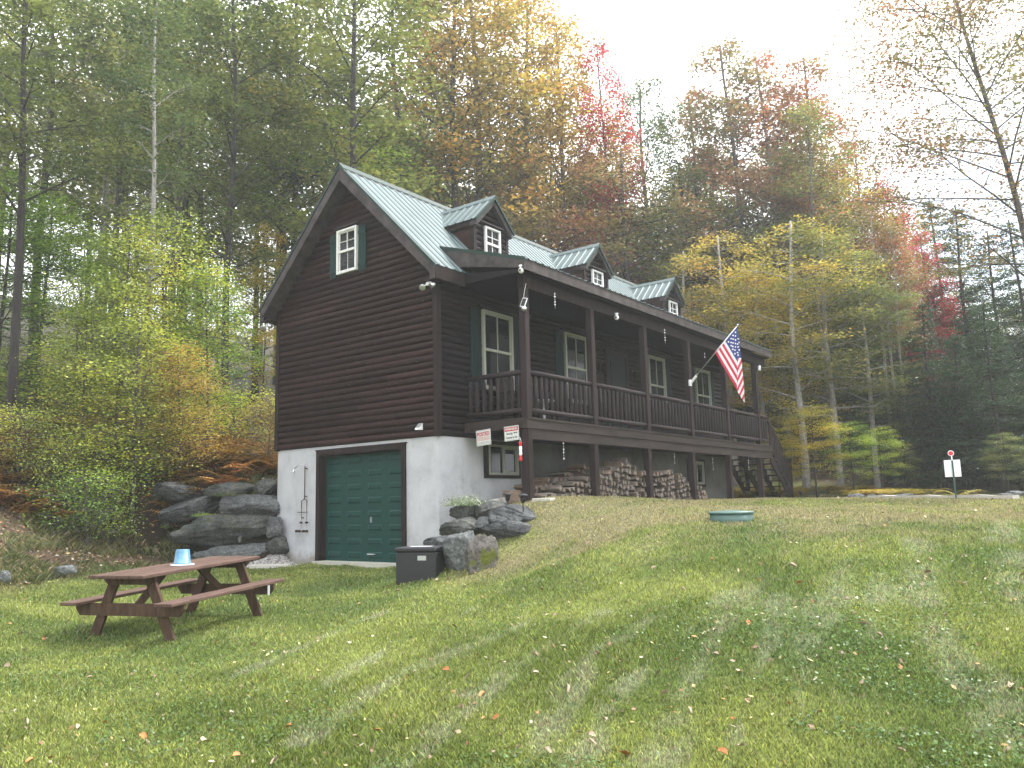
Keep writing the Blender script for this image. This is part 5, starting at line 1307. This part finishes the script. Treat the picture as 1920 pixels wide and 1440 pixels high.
# skyline and landmark trees, from left to right
LAND = [
 ('thin',262,-60,23,'deepgreen','bark_pale','thin pale barked birch rising out of frame at the upper left',.9,'birch_tree'),
 ('broad_b',12,-240,24,'green','bark_dark','large dark trunked tree at the far left edge',.9,'tree'),
 ('broad_b',322,-170,31,'green','bark_dark','tall dark trunked tree behind the pale birch',.9,'tree'),
 ('sparse',545,-120,33,'green','bark_dark','slender dark tree just left of the cabin peak',1.,'tree'),
 ('broad_b',768,-90,35,'green','bark_dark','tall thick trunked tree behind the cabin roof ridge',1.,'tree'),
 ('broad_a',905,-60,37,'gold','bark','tall tree turning gold above the first dormer',1.05,'tree'),
 ('broad_a',1010,-10,38,'orange','bark','orange tinged maple left of the red one at the skyline',1.,'maple_tree'),
 ('broad_c',1075,40,39,'gold','bark','golden crowned tree at the edge of the open sky',.72,'maple_tree'),
 ('sparse',1160,78,38,'red','bark','bright crimson maple standing out against the white sky',.62,'maple_tree'),
 ('broad_c',1240,165,44,'deepgreen','bark','rounded green tree right of the crimson maple',.9,'tree'),
 ('broad_a',1335,180,42,'olive','bark','olive green tree left of the tall maroon ones',.8,'tree'),
 ('sparse',1415,75,40,'maroon','bark','tallest maroon tree with bare twigs at its top',1.05,'tree'),
 ('sparse',1485,95,41,'maroon','bark_pale','maroon and grey tree right of the tallest one',.95,'tree'),
 ('sparse',1570,100,41,'maroon','bark','right leaning sparse maroon tree at the sky edge',.95,'tree'),
 ('broad_b',1530,180,45,'olive','bark','olive tree filling the gap behind the maroon trees',.8,'tree'),
 ('broad_b',1650,265,44,'deepgreen','bark','grey green tree descending the skyline right of the maroon ones',.75,'tree'),
 ('sparse',1705,335,42,'red','bark','small red topped maple low on the right skyline',.8,'maple_tree'),
 ('broad_a',1740,395,44,'olive','bark','olive tree behind the low red maple',.8,'tree'),
 ('sparse',1775,430,38,'red','bark','second low crimson maple right of centre of the right woods',.8,'maple_tree'),
 ('hemlock',1800,360,46,'hemlock','bark_dark','pointed dark hemlock at the right skyline',.8,'hemlock_tree'),
 ('hemlock',1845,375,40,'hemlock','bark_dark','tall hemlock with a visible trunk near the right edge',.9,'hemlock_tree'),
 ('hemlock',1905,425,38,'hemlock','bark_dark','dark hemlock at the very right edge of the woods',.9,'hemlock_tree'),
 ('hemlock',1955,400,36,'hemlock','bark_dark','dark hemlock half cut off by the right edge',.9,'hemlock_tree'),
 ('layered',1512,410,31,'gold','bark_pale','golden yellow beech with grey trunk right of the stairs',1.1,'beech_tree'),
 ('layered',1440,500,33,'yellow','bark_pale','yellow green beech behind the end of the porch',1.05,'beech_tree'),
 ('layered',1575,430,32,'olive','bark_pale','golden beech with a straight grey trunk, second right of the stairs',1.,'beech_tree'),
 ('layered',1380,440,33,'gold','bark_pale','yellow orange beech above the flag',1.05,'beech_tree'),
 ('layered',1300,470,34,'olive','bark_pale','olive yellow beech behind the third dormer',1.,'beech_tree'),
 ('layered',1645,470,33,'olive','bark_pale','olive beech with a leaning pale trunk',.9,'beech_tree'),
 ('thin',1680,380,35,'maroon','bark_pale','thin pale trunked tree with reddish crown in the right woods',.9,'tree'),
 ('thin',1695,400,35.5,'olive','bark_pale','thin pale trunk standing just right of another in the right woods',.9,'tree'),
 ('thin',1712,420,34.5,'maroon','bark_pale','third thin pale trunk of the close trio in the right woods',.9,'tree'),
 ('hemlock',1760,560,33,'hemlock','bark_dark','dark hemlock filling the gap left of the yard sign',.9,'hemlock_tree'),
 ('hemlock',1815,620,32,'hemlock','bark_dark','lower dark hemlock right behind the yard sign',1.,'hemlock_tree'),
 ('hemlock',1880,560,31,'hemlock','bark_dark','broad dark hemlock above the right stones',1.,'hemlock_tree'),
 ('hemlock',1650,640,40,'hemlock','bark_dark','dark hemlock in the deep shade behind the leaning trunk',1.1,'hemlock_tree'),
 ('hemlock',1730,600,41,'hemlock','bark_dark','dark hemlock deep behind the trio of thin trunks',1.1,'hemlock_tree'),
 ('hemlock',1580,660,42,'hemlock','bark_dark','dark hemlock low behind the golden beeches',1.1,'hemlock_tree'),
 ('hemlock',1500,690,43,'hemlock','bark_dark','dark hemlock low behind the porch end',1.1,'hemlock_tree'),
]
for k, (key,u,vt,di,lf,bk,lb,wi,nm) in enumerate(LAND): tree_at(key, u, vt, di, lb, lf, bk, None, wi, None, nm)
for u, vt, di, wi, lf, lb in [(-20,330,27,1.,'bright','dense bright green understory tree at the left edge'),(60,370,29,1.,'bright','bright green layered understory tree left of the birch sapling'),(130,430,31,.9,'bright','low green understory tree behind the sapling'),
                      (400,420,33,.9,'yellowgreen','green and yellow understory tree left of the cabin gable'),(470,500,31,.8,'yellowgreen','lower yellow green understory tree near the cabin wall'),(300,410,33,.9,'bright','green understory tree behind the tallest sapling'),(370,520,30,.8,'bright','bright low understory tree between sapling and cabin'),
                      (200,440,33,.9,'bright','green understory tree in the middle of the left hillside')]:
    tree_at('understory', u, vt, di, lb, lf, None, None, wi, None, 'understory_tree')
tree_at('understory', 490, 425, 29, 'yellow branched small tree just left of the cabin eave', 'yellow', None, None, .5, None, 'understory_tree')
for u, vt, di, lf, lb in [(1530,760,28,'yellow','yellow leaved low tree right of the stairs'),(1600,790,29,'bright','yellow green low tree below the golden beeches'),(1655,800,30,'bright','low green tree at the wood edge left of the leaning trunk'),
                      (1460,800,28,'yellow','yellow low tree behind the stair railing'),(1700,840,31,'olive','olive shrub like tree in the dark wood edge'),(1890,810,29,'olive','olive low tree at the right lawn edge')]:
    tree_at('understory', u, vt, di, lb, lf, None, None, 1.1, None, 'understory_tree')
# the big thin tree at the right edge
tree_template_r = tree_template(77, 15., .36, 3.2, 46, 30000, .044, 'layer', .085, (-.9,.3), .5, lambda f: .45+.7*math.sin(PI*min(1,f+.1)), 7, .5, (.25,.95))
TT['edge'] = (tree_template_r[0].mesh('edge_trunk', M['bark_pale'], True), quadmesh('edge_crown', tree_template_r[1], L['maroon']), 15.)
tree_at('edge', 2000, -130, 23, 'thin limbed sparse tree rising past the upper right corner', 'maroon', 'bark', None, 1.15, 0.6)
# forest fill
pts = []; rf2 = random.Random(12)
def okpos(x, y):
    if x > -8.5-.0 and y < 17.5 and x < 30: 
        if not (y > 17.5): return False
    if x > 3 and y < 26: return False
    return True
FILL = [('broad_a','green'),('broad_b','green'),('broad_c','deepgreen'),('broad_a','olive'),('sparse','green'),('broad_b','olive'),('layered','bright'),('broad_c','green'),('sparse','green'),('thin','olive')]
NAMES = {'green':'green leaved','deepgreen':'deep green','olive':'olive green','gold':'golden leaved','orange':'orange leaved','bright':'bright green','hemlock':'dark needled','maroon':'maroon leaved'}
cnt = 0; tries = 0
while cnt < 52 and tries < 6000:
    tries += 1
    u = rf2.uniform(-160, 1720); di = 26+34*rf2.random()
    P_ = atd(u, 900, di); x, y = P_[0], P_[1]
    if not okpos(x, y): continue
    if u > 1130 and di < 36: continue
    if any((x-a)**2+(y-b)**2 < 2.5**2 for a, b in pts): continue
    pts.append((x, y)); cnt += 1
    key, lf = FILL[rf2.randrange(len(FILL))]
    if u > 760 and u < 1180 and rf2.random() < .6: lf = rf2.choice(['gold','olive','orange','gold'])
    if u > 1180: lf = rf2.choice(['olive','gold','green','maroon','deepgreen']); key = rf2.choice(['broad_b','sparse','layered','thin'])
    z = hz1(x, y)
    sky_v = -150 if u < 1040 else np.interp(u, [1040,1120,1240,1330,1415,1570,1650,1720], [60,230,210,210,150,180,320,430])
    top = atd(u, sky_v+rf2.uniform(0, 120), di)[2]; H = min(rf2.uniform(17, 23), max(6, top-z))
    zone = 'left hillside woods' if u < 560 else ('woods behind the cabin roof' if u < 1180 else 'right hand woods')
    lb = f'tall {NAMES[lf]} forest tree in the {zone}' if key != 'layered' else f'{NAMES[lf]} layered forest tree in the {zone}'
    if key == 'hemlock': lf = 'hemlock'; lb = f'dark hemlock among the trees of the {zone}'
    if key == 'thin': lb = f'slim straight trunked tree with {NAMES[lf]} top in the {zone}'
    plant(key, (x, y, z), H if key != 'layered' else min(H, 15), lb, 'tree', lf, rf2.choice(['bark','bark_dark','bark_dark']) if key != 'thin' else 'bark', f'{NAMES[lf]} trees of the {zone}', None, rf2.uniform(.9, 1.2), 'forest_tree')
# trees on the other side of the clearing (seen in the panes and shading the lawn edge)
for k in range(22):
    a = -PI*.95+PI*1.02*k/21.; di = rf2.uniform(24, 32); x, y = CAM[0]+6+di*math.cos(a), CAM[1]+4+di*math.sin(a)
    plant(rf2.choice(['broad_a','broad_c','broad_b']), (x, y, hz1(x, y)), rf2.uniform(15, 19), 'tall tree on the far side of the clearing, opposite the cabin', 'tree', rf2.choice(['green','olive','gold']), 'bark', 'trees across the clearing', None, 1.25, 'forest_tree')
for k in range(20):
    a = math.radians(12+70*k/19.); di = rf2.uniform(34, 42); x, y = 2+di*math.cos(a), 6+di*math.sin(a)*1.0
    if project((x,y,1))[2] > 0 and project((x,y,1))[0] < 2150: continue
    plant(rf2.choice(['broad_a','broad_c','layered']), (x, y, hz1(x, y)), rf2.uniform(13, 18), 'tall tree along the right side of the clearing, outside the view of the camera', 'tree', rf2.choice(['green','olive','gold']), 'bark', 'trees right of the clearing', None, 1.25, 'forest_tree')
for k in range(40):
    u = 1150+900*(k+rf2.random())/40.; di = rf2.uniform(40, 60); P_ = atd(u, 900, di); vt = np.interp(u, [1150,1600,1700,1800,2000],[330,380,520,520,480])+rf2.uniform(0,160); lf = rf2.choice(['hemlock','hemlock','deepgreen','olive'])
    z = hz1(P_[0],P_[1]); H = max(6, atd(u, vt, di)[2]-z)
    plant('hemlock' if lf == 'hemlock' else 'broad_c', (P_[0],P_[1],z), H, 'dark hemlock deep in the right hand woods' if lf == 'hemlock' else f'{NAMES[lf]} broad tree deep in the right hand woods', 'tree', lf, 'bark_dark', 'hemlocks deep in the right woods' if lf == 'hemlock' else f'{NAMES[lf]} broad trees deep in the right woods', None, 1.3, 'forest_tree')
for k in range(26):
    u = 1180+820*(k+rf2.random())/26.; di = rf2.uniform(31, 38); P_ = atd(u, 900, di); lf = rf2.choice(['hemlock','hemlock','deepgreen']) if u > 1640 else None
    if lf is None: continue
    plant('hemlock' if lf == 'hemlock' else 'understory', (P_[0],P_[1],hz1(P_[0],P_[1])), rf2.uniform(2.5, 5), 'low dark young hemlock in the shade of the right woods' if lf == 'hemlock' else 'low deep green young tree in the shade of the right woods', 'tree', lf, None, 'young hemlocks in the right woods' if lf == 'hemlock' else 'young green trees in the right woods', None, 1.5, 'young_tree')
for k in range(18):
    u = 1360+330*(k+rf2.random())/18.; di = rf2.uniform(44, 60); P_ = atd(u, 900, di); lf = rf2.choice(['yellow','bright','olive'])
    plant('understory', (P_[0],P_[1],hz1(P_[0],P_[1])-.8), rf2.uniform(6, 9), f'low {lf} leaved young tree far back behind the stairs', 'tree', lf, None, f'low {lf} leaved young trees far behind the stairs', None, 1.6, 'young_tree')
for k in range(22):
    u = 1440+260*(k+rf2.random())/22.; di = rf2.uniform(50, 78); P_ = atd(u, 900, di)
    plant('hemlock', (P_[0],P_[1],hz1(P_[0],P_[1])-.6), rf2.uniform(9, 14), 'dark hemlock far back behind the golden beeches', 'tree', 'hemlock', 'bark_dark', 'hemlocks far behind the beeches', None, 1.7, 'forest_tree')
# saplings and bushes on the bank
SH = [('sapling',215,440,22.3,'yellowgreen','tall pale leaved sapling in the middle of the left bank',.95),
 ('sapling',300,400,22.6,'yellowgreen','tallest green leaved sapling left of the cabin',.9),
 ('sapling',385,500,22.5,'bright','leafy sapling nearest the cabin on the bank',.9),
 ('sapling',150,570,21.8,'yellowgreen','yellow tinted sapling at the left of the group',1.),
 ('sapling',250,600,20.9,'yellowgreen','lower sapling with thin dark stems in front of the group',1.2),
 ('sapling',335,650,21.0,'gold','yellowing sapling between the stems and the cabin',1.1),
 ('bush',120,850,20.6,'yellowgreen','rounded yellow green bush at the lower left of the bank',.8),
 ('bush',205,820,21.0,'bright','green bush in front of the thin stems',1.),
 ('bush',170,900,19.6,'bright','low green bush nearest the picnic table on the bank',.9),
 ('bush',35,900,20.8,'yellowgreen','low yellow bush at the far left of the bank',.9),
 ('bush',330,835,21.3,'gold','rusty yellow bush above the retaining wall left end',1.1),
 ('bush',500,860,21.2,'orange','orange tinted bush against the cabin side',.8),
 ('bush',430,770,24.5,'bright','green bush behind the rusty ferns beside the cabin',1.6),
 ('bush',25,700,27.5,'bright','dark green bush in the shade at the left edge',1.8),
 ('bush',120,700,27.8,'bright','shaded green bush behind the yellow ferns',1.8)]
for key,u,vt,di,lf,lb,wi in SH:
    tree_at(key, u, vt, di, lb, lf, None, None, wi, None, 'sapling' if key == 'sapling' else 'bush', 'sapling' if key == 'sapling' else 'bush')
# herb on the small boulder
def herb(P, R_, n, leaf, label, name='herb_plant', h=.16):
    r = np.random.default_rng(int(abs(P[0]*100))); q = r.normal(0, 1, (n, 3))*np.array([R_*.5, R_*.5, h*.4]); q[:,2] = np.abs(q[:,2])
    st = MB()
    for k in range(14):
        a = r.uniform(0, 6.28); rr = r.uniform(0, R_*.7); st.tube([(rr*.5*math.cos(a), rr*.5*math.sin(a), -.02), (rr*math.cos(a), rr*math.sin(a), h*r.uniform(.6,1.4))], .003, 4)
    t = thing(name, label, 'plant', loc=tuple(P)); st.build('stems', M['bark_pale'], t)
    s = r.uniform(.008, .02, n); link('foliage', quadmesh('foliage', leafquads(q, s, s*.5, r, .9), L[leaf]), t)
herb(atd(868,948,14.2), .30, 2600, 'herb', 'bushy grey green herb growing over the boulder by the white wall', h=.17)
herb(atd(425,930,wd_(425)+.0), .32, 900, 'green', 'green weed growing in the joint at the middle of the retaining wall', h=.1)
herb(atd(380,968,wd_(380)-.1), .25, 700, 'bright', 'small weeds between the middle boulders of the retaining wall', h=.08)
herb(atd(312,990,wd_(312)-.1), .14, 160, 'bright', 'light green seedling at the left end of the longest boulder', h=.18)
herb(atd(450,1015,wd_(450)-.35), .07, 60, 'green', 'tiny plant sprouting on the face of the longest boulder', h=.1)
# ferns
def ferns(name, areas, leaf, label, seed, big=1., clump=0):
    r = np.random.default_rng(seed); Q = []
    for (u0,u1,d0,d1,n) in areas:
        for k in range(n):
            u = r.uniform(u0, u1); di = r.uniform(d0, d1); P_ = atd(u, 900, di)
            if in_house(P_[0], P_[1], .15): continue
            if clump and vnoise(np.array([[P_[0], P_[1]]]), .55, 77)[0] < clump: continue
            z = hz1(P_[0], P_[1]); base = np.array([P_[0], P_[1], z])
            for f_ in range(r.integers(5, 9)):
                a = r.uniform(0, 6.28); L_ = r.uniform(.45, .85)*big; m_ = 11; t_ = (np.arange(m_)+1)/m_
                sp = base+np.stack([np.cos(a)*L_*t_*.8, np.sin(a)*L_*t_*.8, L_*(.75*t_-.62*t_*t_)], 1); w = .17*L_*(1.05-t_)*2+.01
                d = np.array([math.cos(a), math.sin(a), 0]); s_ = np.array([-math.sin(a), math.cos(a), 0])
                for sg in (-1, 1):
                    c = sp; e = sp+s_*sg*w[:,None]+d*w[:,None]*.35+np.array([0,0,-.25])*w[:,None]
                    mid = (c+e)/2; wd2 = d*.030
                    Q.append(np.stack([c, mid+wd2, e, mid-wd2], 1))
    tag(link(name, quadmesh(name, np.concatenate(Q), L[leaf])), label, 'ferns', kind='stuff')
ferns('rusty_ferns', [(370,522,20.2,25,230),(-40,110,20,24,130),(110,260,22,27,80),(330,420,20,22,50)], 'fern', 'rust orange dying ferns covering the bank beside the cabin', 3, 1.35)
ferns('yellow_ferns', [(1480,1630,25,32,230),(1620,1710,26,31,90),(1700,1790,26,30,50),(1380,1490,27,34,90)], 'fernyellow', 'yellow dying ferns along the wood edge beyond the lawn', 4, 1.35, .42)
ferns('green_ferns', [(60,330,24,34,120),(-40,520,26,40,120)], 'bright', 'green ferns and ground plants on the shaded hillside', 5)
# added glare veil
hx = MB().box(-140, 140, -55, 185, -4, 62).build('veil', None)  # added volume standing in for the veiling glare of the lens
hx.data.materials.clear()
hm = bpy.data.materials.new('thin_glare_veil'); hm.use_nodes = True; nt = hm.node_tree; nt.nodes.remove(nt.nodes['Principled BSDF'])
pv = nt.nodes.new('ShaderNodeVolumePrincipled'); pv.inputs['Density'].default_value = .0013; pv.inputs['Color'].default_value = (.9,.92,.96,1); pv.inputs['Anisotropy'].default_value = .2
nt.links.new(pv.outputs[0], nt.nodes['Material Output'].inputs['Volume']); hx.data.materials.append(hm); tag(hx, 'thin pale haze added to stand in for lens glare over the clearing and the woods', 'veil', kind='stuff')

# ------------------------------------------------------------------ light, sky, camera
SUN_EL, SUN_AZ = math.radians(55), math.radians(62)    # direction the light comes from, azimuth from +x towards +y
sd = Vector((math.cos(SUN_EL)*math.cos(SUN_AZ), math.cos(SUN_EL)*math.sin(SUN_AZ), math.sin(SUN_EL)))
sl_ = bpy.data.lights.new('sun', 'SUN'); sl_.energy = 2.6; sl_.angle = math.radians(8); sl_.color = (1, .975, .93)
so = bpy.data.objects.new('sun', sl_); COL.objects.link(so); so.rotation_euler = sd.to_track_quat('Z', 'Y').to_euler(); so.location = (20,30,40)
wd = bpy.data.worlds.new('World'); SC.world = wd; wd.use_nodes = True; nt = wd.node_tree
bg = nt.nodes['Background']; sky = nt.nodes.new('ShaderNodeTexSky'); sky.sky_type = 'NISHITA'; sky.sun_disc = False
sky.sun_elevation = SUN_EL; sky.sun_rotation = math.radians(90)-SUN_AZ; sky.air_density = 1.3; sky.dust_density = 2
tc = nt.nodes.new('ShaderNodeTexCoord'); mp = nt.nodes.new('ShaderNodeMapping'); mp.inputs['Scale'].default_value = (1,1,2.6); nt.links.new(tc.outputs['Generated'], mp.inputs[0])
nz = noise(nt, mp.outputs[0], 2.1, 6, .6)
cf = ramp(nt, nz, [(.80,)*3, (1,1,1)], [.30,.42])
dt = nt.nodes.new('ShaderNodeVectorMath'); dt.operation = 'DOT_PRODUCT'; nt.links.new(tc.outputs['Generated'], dt.inputs[0])
bd = ray(1930, 400); bd = bd/np.linalg.norm(bd); dt.inputs[1].default_value = tuple(bd)
hole = ramp(nt, math_(nt, 'ADD', dt.outputs['Value'], math_(nt, 'MULTIPLY', math_(nt, 'SUBTRACT', nz, .5), .03)), [(1,1,1), (.1,.1,.1)], [.984, .998])
cf = mixc(nt, 1., cf, hole, 'MULTIPLY')
mxs = mixc(nt, cf, sky.outputs[0], (12.5,12.8,13.3))
nt.links.new(mxs, bg.inputs[0]); bg.inputs[1].default_value = .1
cd = bpy.data.cameras.new('camera'); co = bpy.data.objects.new('camera', cd); COL.objects.link(co)
cd.sensor_width = 36; cd.lens = 36*FPX/1920; cd.clip_end = 600; cd.clip_start = .05
Mx = Matrix(((_R[0],_U[0],-_F[0],CAM[0]), (_R[1],_U[1],-_F[1],CAM[1]), (_R[2],_U[2],-_F[2],CAM[2]), (0,0,0,1)))
co.matrix_world = Mx; SC.camera = co
SC.view_settings.view_transform = 'Standard'; SC.view_settings.look = 'None'; SC.view_settings.exposure = 1.5; SC.view_settings.gamma = 1
SC.render.resolution_x = 1024; SC.render.resolution_y = 768
cy = SC.cycles; cy.max_bounces = 6; cy.diffuse_bounces = 3; cy.glossy_bounces = 2; cy.transmission_bounces = 4; cy.volume_bounces = 1; cy.transparent_max_bounces = 4
cy.sample_clamp_indirect = 4; cy.use_adaptive_sampling = True; cy.adaptive_threshold = .02; cy.use_denoising = True
